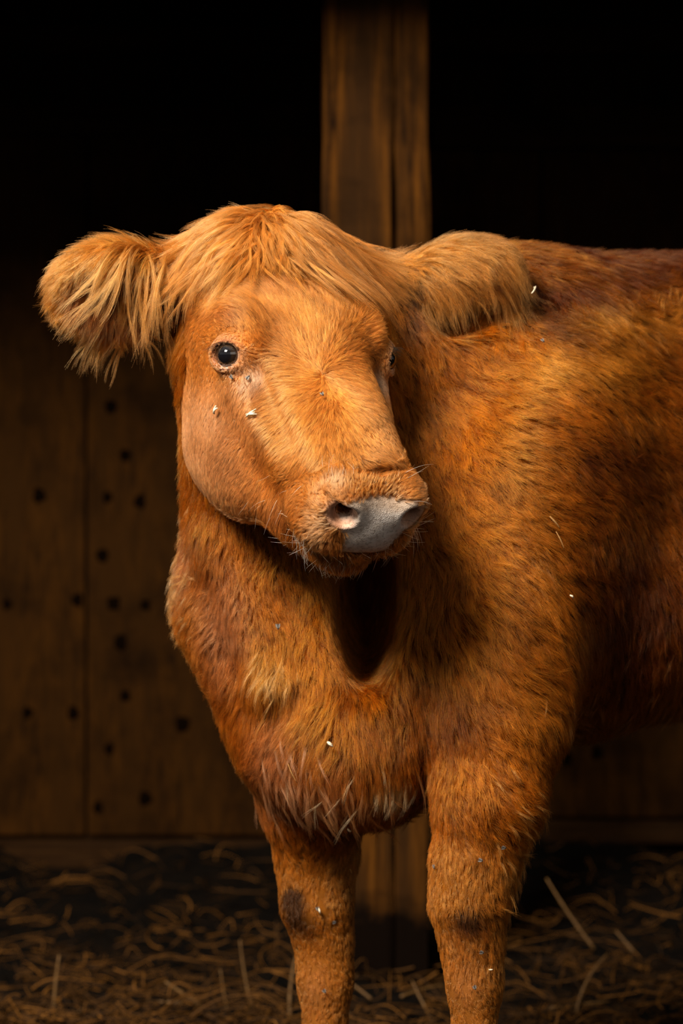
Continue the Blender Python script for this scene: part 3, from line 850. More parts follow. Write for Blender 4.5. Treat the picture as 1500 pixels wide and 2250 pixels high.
def locks(name, n, m, sel, C, sig, Lf, off_lo, off_hi, hair_r, rad, clump, frizz, grav, curl, nk=12, lift=0.5, jit=0.16, tone=1.0, pale=0.35, seed=0, wave=0.0, pull=0.35, fast=5.0):
    """long locks: they follow the comb at every step and lie over the skin and over each other"""
    root, nor, ti = scatter(n, ar * sel)
    reg = treg[ti]
    L = Lf(proj(root)) * (0.65 + 0.5 * RNG.random(n))
    pts = np.empty((n, nk, 3)); pts[:, 0] = root - nor * 0.001
    tan = tangent(nrm(kern(proj(root), C, sig)), nor)
    d = nrm(tan + nor * lift)
    off = off_lo + (off_hi - off_lo) * RNG.random(n)
    ang = noise3(root, 16, 70 + seed) * jit + RNG.normal(size=n) * jit * 0.7
    ph = RNG.random(n) * 6.28; fr = 3.0 + 4.0 * RNG.random(n)
    step = (L / (nk - 1))[:, None]
    nn = nor.copy()
    for k in range(1, nk):
        t = k / (nk - 1)
        q = pts[:, k - 1] + d * step
        g = gsample(q)
        e = off * np.sin(min(1, t * 1.6) * 1.5708) - g
        near = g < 0.045
        if near.any():
            gr = grad(q[near], 0.006, gsample)
            nn[near] = nrm(nn[near] * 0.5 + gr * 0.5)
        q = q + nn * np.clip(e, 0, 0.006)[:, None]
        pts[:, k] = q
        f2 = nrm(kern(proj(q), C, sig))
        a2 = ang + wave * np.sin(ph + fr * t)
        ca_, sa_ = np.cos(a2), np.sin(a2)
        f2 = np.stack([f2[:, 0] * ca_ - f2[:, 1] * sa_, f2[:, 0] * sa_ + f2[:, 1] * ca_], 1)
        f3 = tangent(f2, nn)
        free = np.clip((g - 0.004) / 0.03, 0, 1)[:, None]
        f3 = nrm(f3 * (1 - free) + np.stack([f2[:, 0], np.full(n, -0.12), -f2[:, 1]], 1) * free - nn * pull * free)
        d = nrm(d * 0.55 + f3 * 0.5)
        d[:, 2] -= grav * (0.4 + t)
        if curl: 
            d[:, 0] += curl * t * t
            d[:, 2] += abs(curl) * 0.3 * t ** 3
        d = nrm(d)
    mm = children(pts, nor, m, np.full(n, rad) * (0.6 + 0.8 * RNG.random(n)), np.full(n, clump), np.full(n, frizz), 0.3, fast)
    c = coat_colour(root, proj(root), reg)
    c = c * (1 - pale) + np.array([0.68, 0.275, 0.060]) * pale
    c = c * tone * (0.42 + 0.9 * RNG.random(n))[:, None]
    c = np.repeat(c, m, 0) * (0.85 + 0.3 * RNG.random(n * m))[:, None]
    return hair_object(name, mm, np.full(n * m, hair_r) * (0.7 + 0.6 * RNG.random(n * m)), np.clip(c, 0, 0.97), M_HAIR, cow)

Q = QUAL if 'QUAL' in globals() else 1.0
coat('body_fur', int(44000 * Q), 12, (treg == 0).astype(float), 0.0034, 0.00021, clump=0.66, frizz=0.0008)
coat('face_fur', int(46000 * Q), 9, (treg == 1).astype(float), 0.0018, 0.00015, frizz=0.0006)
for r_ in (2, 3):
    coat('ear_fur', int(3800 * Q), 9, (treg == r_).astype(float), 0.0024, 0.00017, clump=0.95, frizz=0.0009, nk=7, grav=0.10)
hx, hy = tpx[:, 0], tpx[:, 1]
crest = (treg == 1) * np.exp(-(((hx - 600) / 100) ** 2 + ((hy - 490) / 44) ** 2)) * (hy < 560)
locks('forelock', 2100, 20, crest, C_LOCK, 28, lambda p: 0.092 + 0.035 * np.clip(np.abs(p[:, 0] - 600) / 80, 0, 1) + 0.03 * (p[:, 0] > 620), 0.003, 0.027, 0.00021, 0.0030, 0.72, 0.0016, 0.05, 0.0, lift=0.7, wave=0.26, jit=0.30, pale=0.18, tone=1.05)
side = (treg == 1) * (np.exp(-(((hx - 465) / 45) ** 2 + ((hy - 570) / 38) ** 2)) + np.exp(-(((hx - 790) / 70) ** 2 + ((hy - 575) / 36) ** 2)))
locks('forelock', 700, 20, side, C_LOCK, 28, lambda p: 0.050 + 0 * p[:, 0], 0.003, 0.014, 0.00020, 0.0028, 0.72, 0.0016, 0.05, 0.0, lift=0.5, seed=3, pale=0.12, wave=0.15)
# ear fringes: hair hanging over the cup from its upper rim, curls along the lower rim
up_r = (treg == 2) * (hy < 600) * (hx < 372) * np.clip(1 - tn[:, 2] * 0.0, 0, 1)
locks('ear_fringe', 420, 18, up_r, C_RIM, 28, lambda p: np.where(p[:, 0] > 265, 0.135, 0.045), 0.003, 0.014, 0.00019, 0.0030, 0.8, 0.0022, 0.10, 0.0, lift=0.6, seed=5, pale=0.5, wave=0.25, pull=0.0)
lo_r = (treg == 2) * (hy > 0.38 * (hx - 130) + 648) * (hx < 372) * (fac > -0.5)
locks('ear_fringe', 300, 16, lo_r, C_RIM, 28, lambda p: 0.044 + 0.045 * (p[:, 0] > 265), 0.002, 0.008, 0.00019, 0.0024, 0.88, 0.0014, 0.16, 0.10, lift=0.7, seed=6, pale=0.6, wave=0.3, pull=-0.1)
up_l = (treg == 3) * (hy < 610) * (hx > 900)
locks('ear_fringe', 760, 18, up_l, C_RIM, 28, lambda p: 0.078 + 0 * p[:, 0], 0.003, 0.014, 0.00019, 0.0030, 0.8, 0.0022, 0.09, 0.0, lift=0.6, seed=7, pale=0.5, wave=0.15, pull=0.0)
lo_l = (treg == 3) * (hy > 600) * (hx > 905) * (fac > -0.4)
locks('ear_fringe', 420, 14, lo_l, C_RIM, 28, lambda p: 0.088 + 0 * p[:, 0], 0.002, 0.010, 0.00018, 0.0028, 0.7, 0.0022, 0.18, 0.0, lift=0.5, seed=8, pale=0.45, wave=0.2, pull=-0.10)
# loose longer hair: nape wisps, brisket, belly, back of the forearm
def wisps(name, n, m, cx, cy, rx, ry, dx, dy, L, reg_, lift=0.8, grav=0.1, col=(0.70, 0.33, 0.10), r=0.00019, rad=0.003, back=False):
    sel = (treg == reg_) * np.exp(-(((hx - cx) / rx) ** 2 + ((hy - cy) / ry) ** 2))
    root, nor, ti = scatter(n, ar * sel * ((fac < 0.3) if back else (fac > -0.2)))
    d2 = np.tile(np.array([[dx, dy]], float), (n, 1)) + RNG.normal(size=(n, 2)) * 0.22
    tan = tangent(nrm(d2), nor)
    c = grow(root, nor, tan, L * (0.5 + RNG.random(n)), np.full(n, lift), 8, grav, curl=0.12, fall=0.6)
    pts = children(c, nor, m, np.full(n, rad), np.full(n, 0.8), np.full(n, 0.0016))
    cc = np.array(col)[None, :] * (0.6 + 0.7 * RNG.random(n))[:, None]
    return pts, np.repeat(cc, m, 0) * (0.85 + 0.3 * RNG.random(n * m))[:, None]
W = [wisps('w', 16, 14, 545, 470, 26, 14, -.9, -.65, 0.045, 1, 0.9, -0.02),
     wisps('w', 10, 10, 480, 480, 20, 14, -1, -.25, 0.045, 1, 0.7, 0.0),
     wisps('w', 26, 8, 620, 462, 70, 12, .1, -1, 0.022, 1, 1.0, 0.0),
     wisps('w', 40, 10, 600, 1470, 26, 50, -.3, 1, 0.048, 0, 0.6, 0.15, (0.64, 0.27, 0.06)),
     wisps('w', 60, 12, 640, 1700, 50, 70, .1, 1, 0.05, 0, 0.4, 0.12, (0.55, 0.23, 0.10)),
     wisps('w', 60, 12, 760, 1740, 80, 40, .2, 1, 0.06, 0, 0.5, 0.15, (0.42, 0.17, 0.06)),
     wisps('w', 30, 14, 860, 1720, 30, 22, .1, 1, 0.035, 0, 0.8, 0.1, (0.66, 0.48, 0.27)),
     wisps('w', 7, 9, 760, 1730, 80, 40, -.5, 1, 0.06, 0, 0.5, 0.12, (0.78, 0.56, 0.33)),
     wisps('w', 70, 12, 1150, 1880, 40, 110, .7, .7, 0.030, 0, 0.8, 0.08, (0.60, 0.24, 0.05)),
     wisps('w', 200, 12, 1420, 1530, 160, 30, 0, 1, 0.045, 0, 0.5, 0.15, (0.42, 0.15, 0.03)),
     wisps('w', 120, 12, 380, 1280, 30, 130, -1, .5, 0.030, 0, 0.9, 0.08, (0.68, 0.32, 0.10))]
WP = np.concatenate([w[0] for w in W]); WC = np.concatenate([w[1] for w in W])
hair_object('loose_tufts', WP, np.full(len(WP), 0.00018), np.clip(WC, 0, 0.95), M_HAIR, cow)

# whiskers: pale stiff bristles round the lips and on top of the nose
def bristles(spec, nk=8):
    P, R = [], []
    for cx, cy, rx, ry, dx, dy, L, n, lift in spec:
        sel = (treg == 1) * np.exp(-(((hx - cx) / rx) ** 2 + ((hy - cy) / ry) ** 2)) * (fac > -0.15)
        root, nor, ti = scatter(n, ar * sel)
        d2 = np.tile(np.array([[dx, dy]], float), (n, 1)) + RNG.normal(size=(n, 2)) * 0.28
        tan = tangent(nrm(d2), nor)
        c = grow(root, nor, tan, L * (0.5 + 0.9 * RNG.random(n)), np.full(n, lift), nk, 0.06, curl=0.10, fall=0.35)
        P.append(c); R.append(np.full(n, 0.00020))
    return np.concatenate(P), np.concatenate(R)
bp_, br_ = bristles([(660, 1190, 35, 25, -.4, .9, 0.024, 70, 0.7), (740, 1235, 70, 14, -.1, 1, 0.020, 80, 0.7), (860, 1225, 25, 18, .3, 1, 0.024, 26, 0.8),
                     (905, 1160, 16, 50, .95, .35, 0.026, 22, 0.8), (890, 1055, 14, 14, .9, -.35, 0.034, 4, 0.8), (770, 1040, 70, 12, .0, -1, 0.016, 30, 0.9),
                     (600, 1120, 30, 40, -.8, .4, 0.026, 8, 0.7), (640, 1100, 20, 40, -.9, 0, 0.02, 10, 0.7)])
wc = np.tile(np.array([[0.86, 0.74, 0.60]]), (len(bp_), 1))
hair_object('whiskers', bp_, br_, wc, hair_material('pale_bristle', 1.2, 0.9), cow)

# eyes
def eye_materials():
    s = NT('eyeball')
    tc = s.add('ShaderNodeTexCoord')
    sp = s.add('ShaderNodeSeparateXYZ'); s.link(tc.outputs['Object'], sp.inputs[0])
    ln = s.add('ShaderNodeVectorMath', operation='LENGTH')
    cb = s.add('ShaderNodeCombineXYZ'); s.link(sp.outputs[0], cb.inputs[0]); s.link(sp.outputs[1], cb.inputs[1])
    s.link(cb.outputs[0], ln.inputs[0])
    mm = s.add('ShaderNodeMath', operation='MULTIPLY'); mm.inputs[1].default_value = 50.0; s.link(ln.outputs['Value'], mm.inputs[0])
    c = s.ramp(mm.outputs[0], [(0.0, (0.004, 0.004, 0.006)), (0.45, (0.006, 0.005, 0.006)), (0.55, (0.020, 0.011, 0.006)), (0.76, (0.012, 0.006, 0.004)), (0.82, (0.30, 0.17, 0.12)), (0.95, (0.45, 0.20, 0.14))])
    s.link(c, s.b.inputs['Base Color'])
    s.b.inputs['Roughness'].default_value = 0.04
    s.b.inputs['Specular IOR Level'].default_value = 0.6
    s.b.inputs['Coat Weight'].default_value = 0.6
    s.b.inputs['Coat Roughness'].default_value = 0.02
    return s.m
M_EYE = eye_materials()
M_LASH = flat('dark_lash', (0.03, 0.012, 0.008), 0.5)
M_WET = flat('wet_lid', (0.52, 0.24, 0.17), 0.25, 0.5)
for i, (c, n) in enumerate(EYES):
    s_ = 1 if i == 0 else -1
    bm = bmesh.new()
    bmesh.ops.create_uvsphere(bm, u_segments=40, v_segments=24, radius=0.0190)
    for v in bm.verts:                       # the cornea stands a little proud
        r = math.hypot(v.co.x, v.co.y)
        if v.co.z > 0 and r < 0.0125: v.co.z += 0.0016 * (1 - (r / 0.0125) ** 2)
        v.co.z *= 0.98
    e = bm_object('eye', bm, M_EYE, None, True)
    up = nrm(np.array([0, 0, 1.0]) - n * n[2]); sd = np.cross(up, n)
    Mx = Matrix([[sd[0], up[0], n[0], 0], [sd[1], up[1], n[1], 0], [sd[2], up[2], n[2], 0], [0, 0, 0, 1]])
    e.matrix_world = Matrix.Translation(Vector(c + n * 0.0030)) @ Mx
    child(e)
    up = nrm(HU * 0.75 - HF * 0.65); up = nrm(up - n * (up @ n)); fw = nrm(HF - n * (HF @ n) - up * (HF @ up))
    # lashes along the upper lid
    a = np.linspace(0.55, 2.75, 60) + RNG.normal(size=60) * 0.02
    rt = (c + n * 0.0150)[None] + fw[None] * (np.cos(a) * 0.0185)[:, None] + up[None] * (np.sin(a) * 0.0158)[:, None]
    dr = nrm(fw[None] * (np.cos(a) * 0.9)[:, None] + n[None] * 0.9 + up[None] * 0.10 + RNG.normal(size=(60, 3)) * 0.08)
    pts = np.empty((60, 6, 3)); pts[:, 0] = rt
    Ls = 0.013 * (0.6 + 0.6 * RNG.random(60)) * (0.6 + 0.6 * (a > 1.6))
    for k in range(1, 6):
        pts[:, k] = pts[:, k - 1] + dr * (Ls / 5)[:, None]
        dr = nrm(dr + up[None] * -0.10 + np.array([0, 0, -0.05]))
    ho = hair_object('eyelashes', pts, np.full(60, 0.00020), np.full((60, 3), 0.03), M_HAIR, cow)

# ------------------------------------------------------------------ the barn
M_WALL = wood('old_wall_boards', (0.010, 0.005, 0.002), (0.030, 0.013, 0.004), (0.020, 0.009, 0.003), 0.9)
M_PLY = wood('weathered_plywood', (0.016, 0.006, 0.001), (0.046, 0.016, 0.0018), (0.030, 0.011, 0.0016), 0.85, 6.0)
M_BEAM = wood('dark_beam', (0.015, 0.006, 0.002), (0.040, 0.017, 0.005), (0.025, 0.011, 0.004), 0.9, 14.0, None, 'X')
M_POST = wood('post_timber', (0.008, 0.003, 0.0008), (0.105, 0.036, 0.004), (0.030, 0.012, 0.003), 0.85, 16.0, 0.27)
M_KNOT = flat('black_hole', (0.004, 0.002, 0.001), 0.95, 0.0)

def ground_z(x, y):
    return (0.018 * np.sin(x * 5.1 + 0.7) * np.sin(y * 4.3) + 0.010 * np.sin(x * 13.0 + y * 9.0) + 0.006 * np.sin(x * 31 - y * 23)
            + 0.16 * np.clip((y - 2.45) / 0.6, 0, 1) ** 1.5 * (0.75 + 0.35 * np.sin(x * 4.0 + 1.0) + 0.18 * np.sin(x * 11.0)))
gx = np.linspace(-4.0, 4.0, 161); gy = np.linspace(-5.0, 3.2, 165)
X, Y = np.meshgrid(gx, gy, indexing='ij')
Z = ground_z(X, Y) * (Y > 0.6) * np.clip((Y - 0.6) / 0.4, 0, 1)
vs = np.stack([X.ravel(), Y.ravel(), Z.ravel() - 0.0], 1)
n1 = len(gy)
fs = [(i * n1 + j, (i + 1) * n1 + j, (i + 1) * n1 + j + 1, i * n1 + j + 1) for i in range(len(gx) - 1) for j in range(n1 - 1)]
s = NT('trodden_bedding')
tc_ = s.add('ShaderNodeTexCoord')
na = s.add('ShaderNodeTexNoise', i_Scale=7.0, i_Detail=8.0, i_Roughness=0.7)
nb_ = s.add('ShaderNodeTexNoise', i_Scale=60.0, i_Detail=6.0, i_Roughness=0.7)
s.link(tc_.outputs['Object'], na.inputs['Vector']); s.link(tc_.outputs['Object'], nb_.inputs['Vector'])
cA = s.ramp(na.outputs[0], [(0.4, (0.003, 0.0018, 0.001)), (0.7, (0.014, 0.007, 0.0025))])
cB = s.ramp(nb_.outputs[0], [(0.35, (0.4, 0.4, 0.4)), (0.7, (1.3, 1.2, 1.0))])
s.link(s.mix(1.0, cA, cB, 'MULTIPLY'), s.b.inputs['Base Color'])
s.b.inputs['Roughness'].default_value = 0.95
s.b.inputs['Specular IOR Level'].default_value = 0.1
bpn = s.add('ShaderNodeBump', i_Strength=0.8, i_Distance=0.02)
s.link(nb_.outputs[0], bpn.inputs['Height']); s.link(bpn.outputs[0], s.b.inputs['Normal'])
props(mesh_object('floor', vs, fs, s.m), kind='structure')

WY = 3.10
bm = box(-4.0, 4.0, WY, WY + 0.12, -0.2, 3.2)
props(bm_object('wall_back', bm, M_WALL), kind='structure')
props(bm_object('wall_left', box(-4.1, -4.0, 0.3, WY, -0.2, 3.2), M_WALL), kind='structure')
props(bm_object('wall_right', box(4.0, 4.1, 0.3, WY, -0.2, 3.2), M_WALL), kind='structure')
props(bm_object('ceiling', box(-4.1, 4.1, 0.1, WY + 0.1, 2.75, 2.85), M_WALL), kind='structure')
# unseen header, added to keep the high daylight off the upper back wall
props(bm_object('shade_header_1', box(-4.0, 4.0, 0.85, 1.0, 2.12, 2.75, 0.008), M_BEAM), kind='structure')

def panel(x0, x1, z0, z1, label, knots, seams):
    r = bpy.data.objects.new('plywood_panel', None); COL.objects.link(r)
    r.location = ((x0 + x1) / 2, WY - 0.02, z0)
    props(r, label, 'panel', 'plywood panels lining the back wall')
    e = [x0] + seams + [x1]
    for a, b in zip(e[:-1], e[1:]):
        bm_object('sheet', box(a + 0.004, b - 0.004, WY - 0.022, WY - 0.001, z0, z1, 0.003), M_PLY, r)
    for px, py in knots:
        c = at(px, py, WY - 0.022)
        bm = bmesh.new()
        bmesh.ops.create_uvsphere(bm, u_segments=14, v_segments=8, radius=0.5)
        rr = 0.026 + 0.012 * random.random()
        for v in bm.verts:
            w_ = 1 + 0.15 * math.sin(v.co.x * 9 + px) + 0.12 * math.sin(v.co.z * 11 + py)
            v.co = Vector((c[0] + v.co.x * rr * w_, c[1] + v.co.y * 0.006, c[2] + v.co.z * rr * 1.2 * w_))
        bm_object('knot', bm, M_KNOT, r, True)
    return r
xs = lambda px: at(px, 0, WY - 0.02)[0]
zs = lambda py: at(0, py, WY - 0.02)[2]
panel(-2.2, xs(700), zs(1835), 2.0, 'brown plywood panel with round black knots on the back wall left of the post',
      [(243, 893), (275, 1000), (85, 1090), (235, 1092), (308, 1103), (225, 1220), (15, 1328), (250, 1325), (320, 1330), (170, 1318), (275, 1530), (60, 1565), (160, 1568), (400, 1590), (240, 1645), (215, 1775), (318, 1755), (265, 1412)], [xs(190)])
panel(xs(705), 2.6, zs(1795), 2.0, 'dim brown plywood panel on the back wall under the belly of the cow', [(1245, 1665), (1310, 1655)], [xs(1190)])
def rail(x0, x1, py0, py1, label, y=WY - 0.06):
    o = bm_object('wall_rail', box(x0, x1, y, WY - 0.022 if py0 > 700 else WY, zs(py1), zs(py0), 0.006), M_BEAM)
    return props(o, label, 'rail')
rail(-2.2, xs(720), 1842, 1905, 'horizontal kick board at the foot of the knotty plywood left of the post')
rail(xs(950), 2.6, 1800, 1850, 'horizontal kick board on the back wall right of the front legs')
rail(-2.6, 3.0, 62, 125, 'long dark horizontal rail across the top of the back wall')
rail(-2.6, xs(700), 262, 300, 'thin dark horizontal batten on the upper back wall left of the post')
rail(xs(950), 3.0, 255, 330, 'dark horizontal batten on the upper back wall right of the post')

# the post: two timbers side by side
PY = 1.57
post = bpy.data.objects.new('wooden_post', None); COL.objects.link(post)
post.location = (0.07, PY + 0.08, 0)
props(post, 'rough upright wooden post of two timbers standing behind the cow', 'post')
def timber(px0, px1, dy, d):
    x0, x1 = at(px0, 0, PY + dy)[0], at(px1, 0, PY + dy)[0]
    bm = bmesh.new()
    nz_ = 60
    prof = [(x0, PY + dy), (x1, PY + dy), (x1, PY + dy + d), (x0, PY + dy + d)]
    # chamfered outline
    ch = 0.006
    pr = []
    for i, (a, b) in enumerate(prof):
        pa = prof[i - 1]; pb = prof[(i + 1) % 4]
        for q in (pa, pb):
            v = Vector((q[0] - a, q[1] - b)).normalized() * ch
            pr.append((a + v.x, b + v.y))
    rings = []
    for k in range(nz_ + 1):
        z = -0.05 + 2.8 * k / nz_
        w = 0.0018 * math.sin(z * 7 + px0) + 0.0012 * math.sin(z * 19 + px1)
        rings.append([bm.verts.new((a + w * (1 if j % 3 else -1), b + w, z)) for j, (a, b) in enumerate(pr)])
    for r0, r1 in zip(rings[:-1], rings[1:]):
        for j in range(8):
            bm.faces.new((r0[j], r0[(j + 1) % 8], r1[(j + 1) % 8], r1[j]))
    bmesh.ops.recalc_face_normals(bm, faces=bm.faces[:])
    return bm_object('timber', bm, M_POST, post)
timber(708, 863, 0.0, 0.15)
timber(868, 943, 0.004, 0.14)

# hay
def hay_mat(name, c):
    m = hair_material(name, 1.1, 0.9)
    return m
hn = 6500
hp = np.empty((hn, 5, 3))
hx_ = RNG.uniform(-1.6, 1.9, hn); hy_ = 1.0 + 2.0 * RNG.random(hn) ** 3.6
th = RNG.uniform(0, 6.283, hn); el = RNG.normal(size=hn) * 0.22 + 0.05
Lh = RNG.uniform(0.03, 0.14, hn)
dh_ = np.stack([np.cos(th) * np.cos(el), np.sin(th) * np.cos(el), np.sin(el)], 1)
cz = ground_z(hx_, hy_) * np.clip((hy_ - 0.6) / 0.4, 0, 1) + 0.004 + np.abs(RNG.normal(size=hn)) * 0.022
bend = RNG.normal(size=(hn, 3)) * 0.012
for k in range(5):
    t = k / 4 - 0.5
    hp[:, k] = np.stack([hx_, hy_, cz], 1) + dh_ * (Lh * t)[:, None] + bend * (1 - 4 * t * t)
hp[:, :, 2] = np.maximum(hp[:, :, 2], 0.002)
hcol = np.array([0.19, 0.075, 0.012])[None] * (0.12 + 0.9 * RNG.random(hn) ** 2.5)[:, None]
M_HAY = flat('dry_hay', (0.3, 0.16, 0.05), 0.8)
s = NT('hay_mass')
s.link(s.add('ShaderNodeAttribute', attribute_name='hue').outputs['Color'], s.b.inputs['Base Color'])
s.b.inputs['Roughness'].default_value = 0.7
s.b.inputs['Specular IOR Level'].default_value = 0.15
hay = hair_object('hay', hp, RNG.uniform(0.0008, 0.0022, hn), hcol, s.m, cow)
hay.parent = None
hay.matrix_parent_inverse = Matrix.Identity(4)
props(hay, 'loose brown hay strewn over the dark barn floor', 'hay', kind='stuff')

M_STRAW = flat('golden_straw', (0.13, 0.062, 0.015), 0.6)
def stalk(p0, p1, w, label, bow=0.0, mat=None):
    p0, p1 = np.array(p0), np.array(p1)
    ax = nrm(p1 - p0); u = nrm(np.cross(ax, [0.3, 1.0, 0.2])); v = np.cross(ax, u)
    L = np.linalg.norm(p1 - p0)
    vs, fs = [], []
    n, m = 12, 8
    for i in range(n + 1):
        t = i / n
        c = p0 + (p1 - p0) * t + u * bow * 4 * t * (1 - t)
        r = w * (1 - 0.45 * t) * (1 + (0.22 if i in (4, 8) else 0))
        for j in range(m):
            a = 6.2832 * j / m
            vs.append(c + u * math.cos(a) * r + v * math.sin(a) * r * 0.8)
    for i in range(n):
        for j in range(m):
            fs.append((i * m + j, i * m + (j + 1) % m, (i + 1) * m + (j + 1) % m, (i + 1) * m + j))
    fs.append(tuple(range(m))[::-1]); fs.append(tuple(range(n * m, n * m + m)))
    o = mesh_object('straw_stalk', [p - p0 for p in vs], fs, mat or M_STRAW)
    o.location = p0
    return props(o, label, 'straw', 'straw stalks standing out of the hay')
def fl(px, py, y):   # a foot of a stalk on the ground at depth y
    p = at(px, py, y); p[2] = float(ground_z(p[0], y)) + 0.002; return p
for (a, b, w, lab, bow) in [
    ((118, 2275, 1.28), (130, 2098, 1.30), 0.0042, 'tall pale straw standing upright at the lower left corner', 0.004),
    ((508, 2260, 1.35), (484, 2130, 1.36), 0.0026, 'thin upright straw left of the forelegs, shorter of two standing close together', 0.002),
    ((553, 2215, 1.40), (527, 2065, 1.42), 0.0030, 'straw leaning left beside the left foreleg, taller of two close together', 0.003),
    ((486, 2240, 1.30), (362, 2157, 1.30), 0.0050, 'thick split straw lying slanted among the hay left of the legs', 0.0),
    ((400, 2205, 1.32), (325, 2199, 1.33), 0.0040, 'short horizontal straw lying left of the thick split one', 0.0),
    ((637, 2240, 1.30), (652, 2095, 1.33), 0.0036, 'pale straw standing close against the left foreleg', 0.006),
    ((140, 2262, 1.26), (190, 2205, 1.28), 0.0035, 'short slanting straw right of the tall upright one in the left corner', 0.0),
    ((880, 2190, 1.36), (978, 2165, 1.42), 0.0036, 'straw lying across the foot of the post', 0.004),
    ((955, 2250, 1.26), (905, 2155, 1.30), 0.0034, 'straw slanting up to the left between the two forelegs', 0.002),
    ((815, 2195, 1.34), (768, 2158, 1.36), 0.0032, 'straw poking out right of the left foreleg', 0.0),
    ((1305, 2085, 1.62), (1200, 1930, 1.66), 0.0036, 'long thin straw leaning left in the dark right of the forelegs', 0.003),
    ((1392, 2092, 1.62), (1352, 2045, 1.64), 0.0038, 'short blunt straw standing at the right, beyond the long thin one', 0.0),
    ((1265, 2225, 1.30), (1335, 2095, 1.36), 0.0030, 'straw arching up to the right behind the right foreleg', 0.010),
    ((1205, 2215, 1.30), (1340, 2200, 1.34), 0.0036, 'straw lying flat in the hay right of the right foreleg', 0.0),
    ((1425, 2240, 1.27), (1500, 2205, 1.30), 0.0036, 'straw lying at the lower right corner', 0.0)]:
    stalk(at(*a), at(*b), w, lab, bow)

# ------------------------------------------------------------------ flies and bits of straw on the coat
def on_coat(px, py, lift):
    """the point of the coat in front of that spot: walk from the open side until the skin is near"""
    d = nrm(at(px, py, 0.0) - CAMP)
    p = CAMP + d * 2.7
    for _ in range(80):
        g = float(sdf(p[None])[0])
        if g < lift: break
        p = p + d * max(g - lift, 0.001) * 0.9
    return p, grad(p[None])[0]
M_FLY = flat('fly_body', (0.05, 0.042, 0.038), 0.5, 0.2)
M_WING = flat('fly_wing', (0.20, 0.17, 0.15), 0.5, 0.2)
def ellipsoid_bm(c, r, seg=12):
    bm = bmesh.new()
    bmesh.ops.create_uvsphere(bm, u_segments=seg, v_segments=8, radius=1.0)
    for v in bm.verts: v.co = Vector((c[0] + v.co.x * r[0], c[1] + v.co.y * r[1], c[2] + v.co.z * r[2]))
    return bm
def fly(px, py, ang, size, label, lift):
    p, n = on_coat(px, py, lift)
    r = bpy.data.objects.new('fly', None); COL.objects.link(r)
    t = tangent(np.array([[math.cos(ang), math.sin(ang)]]), n[None])[0]; b = np.cross(n, t)
    r.matrix_world = Matrix.Translation(Vector(p)) @ Matrix([[t[0], b[0], n[0], 0], [t[1], b[1], n[1], 0], [t[2], b[2], n[2], 0], [0, 0, 0, 1]])
    props(r, label, 'fly', 'flies sitting on the cow')
    S = size
    parts = []
    bm = ellipsoid_bm((-0.25 * S, 0, 0.22 * S), (0.36 * S, 0.17 * S, 0.15 * S)); parts.append(('abdomen', bm, M_FLY))
    bm = ellipsoid_bm((0.16 * S, 0, 0.24 * S), (0.20 * S, 0.17 * S, 0.16 * S)); parts.append(('thorax', bm, M_FLY))
    bm = ellipsoid_bm((0.38 * S, 0, 0.23 * S), (0.10 * S, 0.14 * S, 0.11 * S)); parts.append(('head', bm, M_FLY))
    for s_ in (1, -1):
        bm = ellipsoid_bm((-0.22 * S, 0.17 * s_ * S, 0.36 * S), (0.42 * S, 0.14 * S, 0.012 * S))
        bmesh.ops.rotate(bm, verts=bm.verts, cent=(0.1 * S, 0, 0.3 * S), matrix=Matrix.Rotation(-0.25 * s_, 3, 'Z'))
        parts.append(('wing', bm, M_WING))
        for k in range(3):
            bm = bmesh.new()
            x0 = (0.22 - 0.14 * k) * S
            bmesh.ops.create_cone(bm, segments=5, radius1=0.022 * S, radius2=0.015 * S, depth=0.42 * S, cap_ends=True)
            bmesh.ops.rotate(bm, verts=bm.verts, cent=(0, 0, 0), matrix=Matrix.Rotation(math.radians(62) * s_, 3, 'X'))
            bmesh.ops.translate(bm, verts=bm.verts, vec=(x0 + (0.08 - 0.08 * k) * S, 0.26 * s_ * S, 0.12 * S))
            parts.append(('leg', bm, M_FLY))
    for nm, bm, mt in parts:
        o = bm_object(nm, bm, mt, None, True); o.parent = r
    return r
for a in [(510, 829, 0.9, 0.0065, 'fly on the cheek straight below the near eye', 0.003), (545, 830, -0.9, 0.0065, 'fly below the inner corner of the near eye', 0.003),
          (708, 868, 1.2, 0.0060, 'fly on the bridge of the nose under the hair whorl', 0.009), (610, 1378, 1.5, 0.0075, 'fly on the throat below the muzzle', 0.012),
          (698, 1998, 1.3, 0.0065, 'fly just below the knee with the brown side patch', 0.006), (734, 2026, 0.2, 0.0060, 'fly on the inner side of the left foreleg below the knee', 0.006),
          (713, 2178, 1.0, 0.0065, 'fly low on the left cannon', 0.005), (1056, 1890, 0.3, 0.0065, 'fly in the middle of the right forearm', 0.010),
          (1106, 1862, 0.3, 0.0065, 'fly on the outer right forearm', 0.014), (1058, 2092, 0.4, 0.0065, 'fly on the right cannon under the dark knee patch', 0.006),
          (1043, 2170, 1.2, 0.0065, 'fly low on the right cannon above the white crust', 0.005), (955, 1905, 1.2, 0.0060, 'fly on the inner edge of the right forearm', 0.006),
          (1192, 750, 1.0, 0.0060, 'fly on the dark brown shoulder right of the far ear', 0.02)]:
    fly(*a)
M_DULL = flat('dull_straw', (0.30, 0.15, 0.05), 0.8, 0.1)
M_CHAFF = flat('pale_chaff', (0.66, 0.55, 0.40), 0.6)
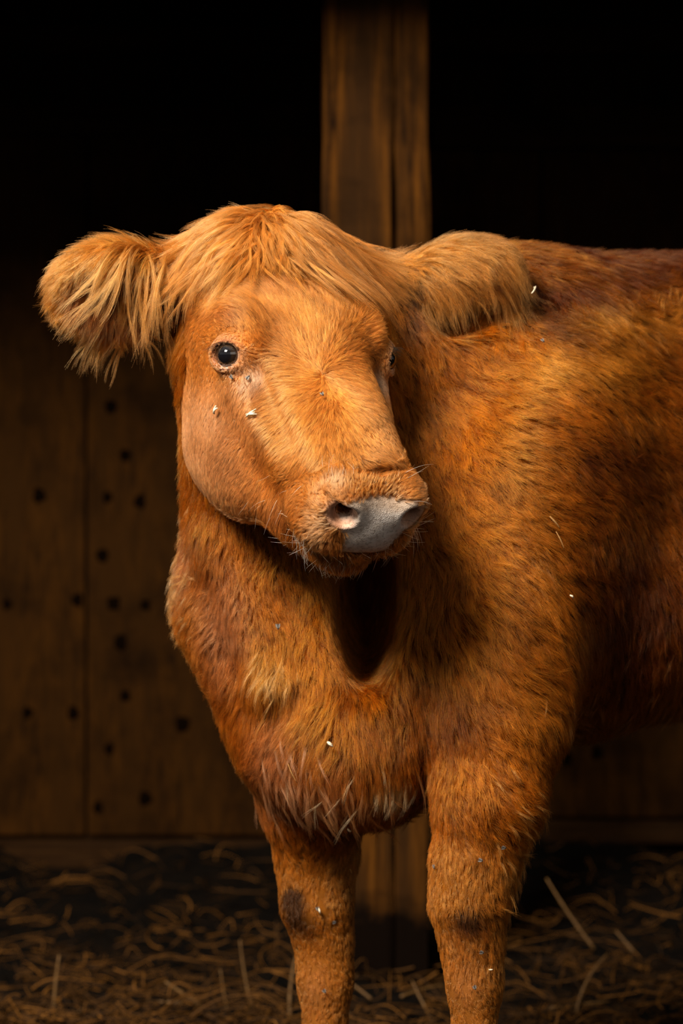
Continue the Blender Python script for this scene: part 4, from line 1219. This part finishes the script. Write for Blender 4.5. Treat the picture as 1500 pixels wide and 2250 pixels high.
def chaff(px, py, ang, L, w, label, lift, splits=1, dull=False):
    p, n = on_coat(px, py, lift)
    t = tangent(np.array([[math.cos(ang), math.sin(ang)]]), n[None])[0]; b = np.cross(n, t)
    vs, fs = [], []
    for q in range(splits):
        a = (q - (splits - 1) / 2) * 0.28
        tt = t * math.cos(a) + b * math.sin(a); bb = np.cross(n, tt)
        k0 = len(vs); N = 6; Lq = L * (1 - 0.25 * (q % 2))
        for i in range(N + 1):
            u = i / N; c = tt * Lq * (u - 0.3) + n * (0.0015 + 0.002 * math.sin(u * 3)); ww = w * (0.35 + math.sin(min(1, u * 1.1 + 0.1) * 3.0) * 0.65) / 2
            for sx, sn in ((-1, 0), (0, 0.35), (1, 0), (0, -0.35)):
                vs.append(c + bb * sx * ww + n * sn * w)
        for i in range(N):
            for j in range(4):
                fs.append((k0 + i * 4 + j, k0 + i * 4 + (j + 1) % 4, k0 + (i + 1) * 4 + (j + 1) % 4, k0 + (i + 1) * 4 + j))
        fs.append(tuple(k0 + j for j in range(4))[::-1]); fs.append(tuple(k0 + N * 4 + j for j in range(4)))
    o = mesh_object('straw_fleck', vs, fs, M_DULL if dull else M_CHAFF)
    o.location = p
    return props(o, label, 'straw fleck', 'flecks of chaff caught in the coat')
for a in [(474, 904, -0.5, 0.012, 0.004, 'ragged white fleck on the cheek, left of the longer one', 0.006, 3), (549, 911, -0.15, 0.018, 0.0035, 'long white straw fleck lying on the cheek below the near eye', 0.006, 3),
          (1168, 640, -0.9, 0.013, 0.0028, 'bright forked fleck on the shoulder right of the far ear', 0.034, 2), (723, 1633, 0.5, 0.010, 0.005, 'small white fleck in the middle of the chest', 0.018, 2),
          (766, 1820, 1.4, 0.010, 0.004, 'stubby pale fleck under the brisket', 0.014, 1), (640, 1690, 1.1, 0.028, 0.0022, 'long curved straw on the chest above the left foreleg', 0.018, 1, True),
          (1213, 1143, 0.8, 0.022, 0.0030, 'pale straw in the flank behind the shoulder, upper of two', 0.020, 1, True), (1225, 1180, 1.1, 0.026, 0.0022, 'pale straw in the flank behind the shoulder, lower of two', 0.020, 1, True),
          (1252, 1310, 0.4, 0.007, 0.003, 'tiny white fleck on the ribs behind the shoulder', 0.018, 2), (701, 1999, 1.3, 0.008, 0.003, 'white fleck on the left knee', 0.007, 1),
          (767, 1912, 0.8, 0.012, 0.0018, 'thin pale fibre crossing the inner left forearm', 0.008, 2, True), (1075, 2130, 0.0, 0.006, 0.0022, 'tiny pale fleck on the right cannon', 0.006, 1)]:
    chaff(*a)
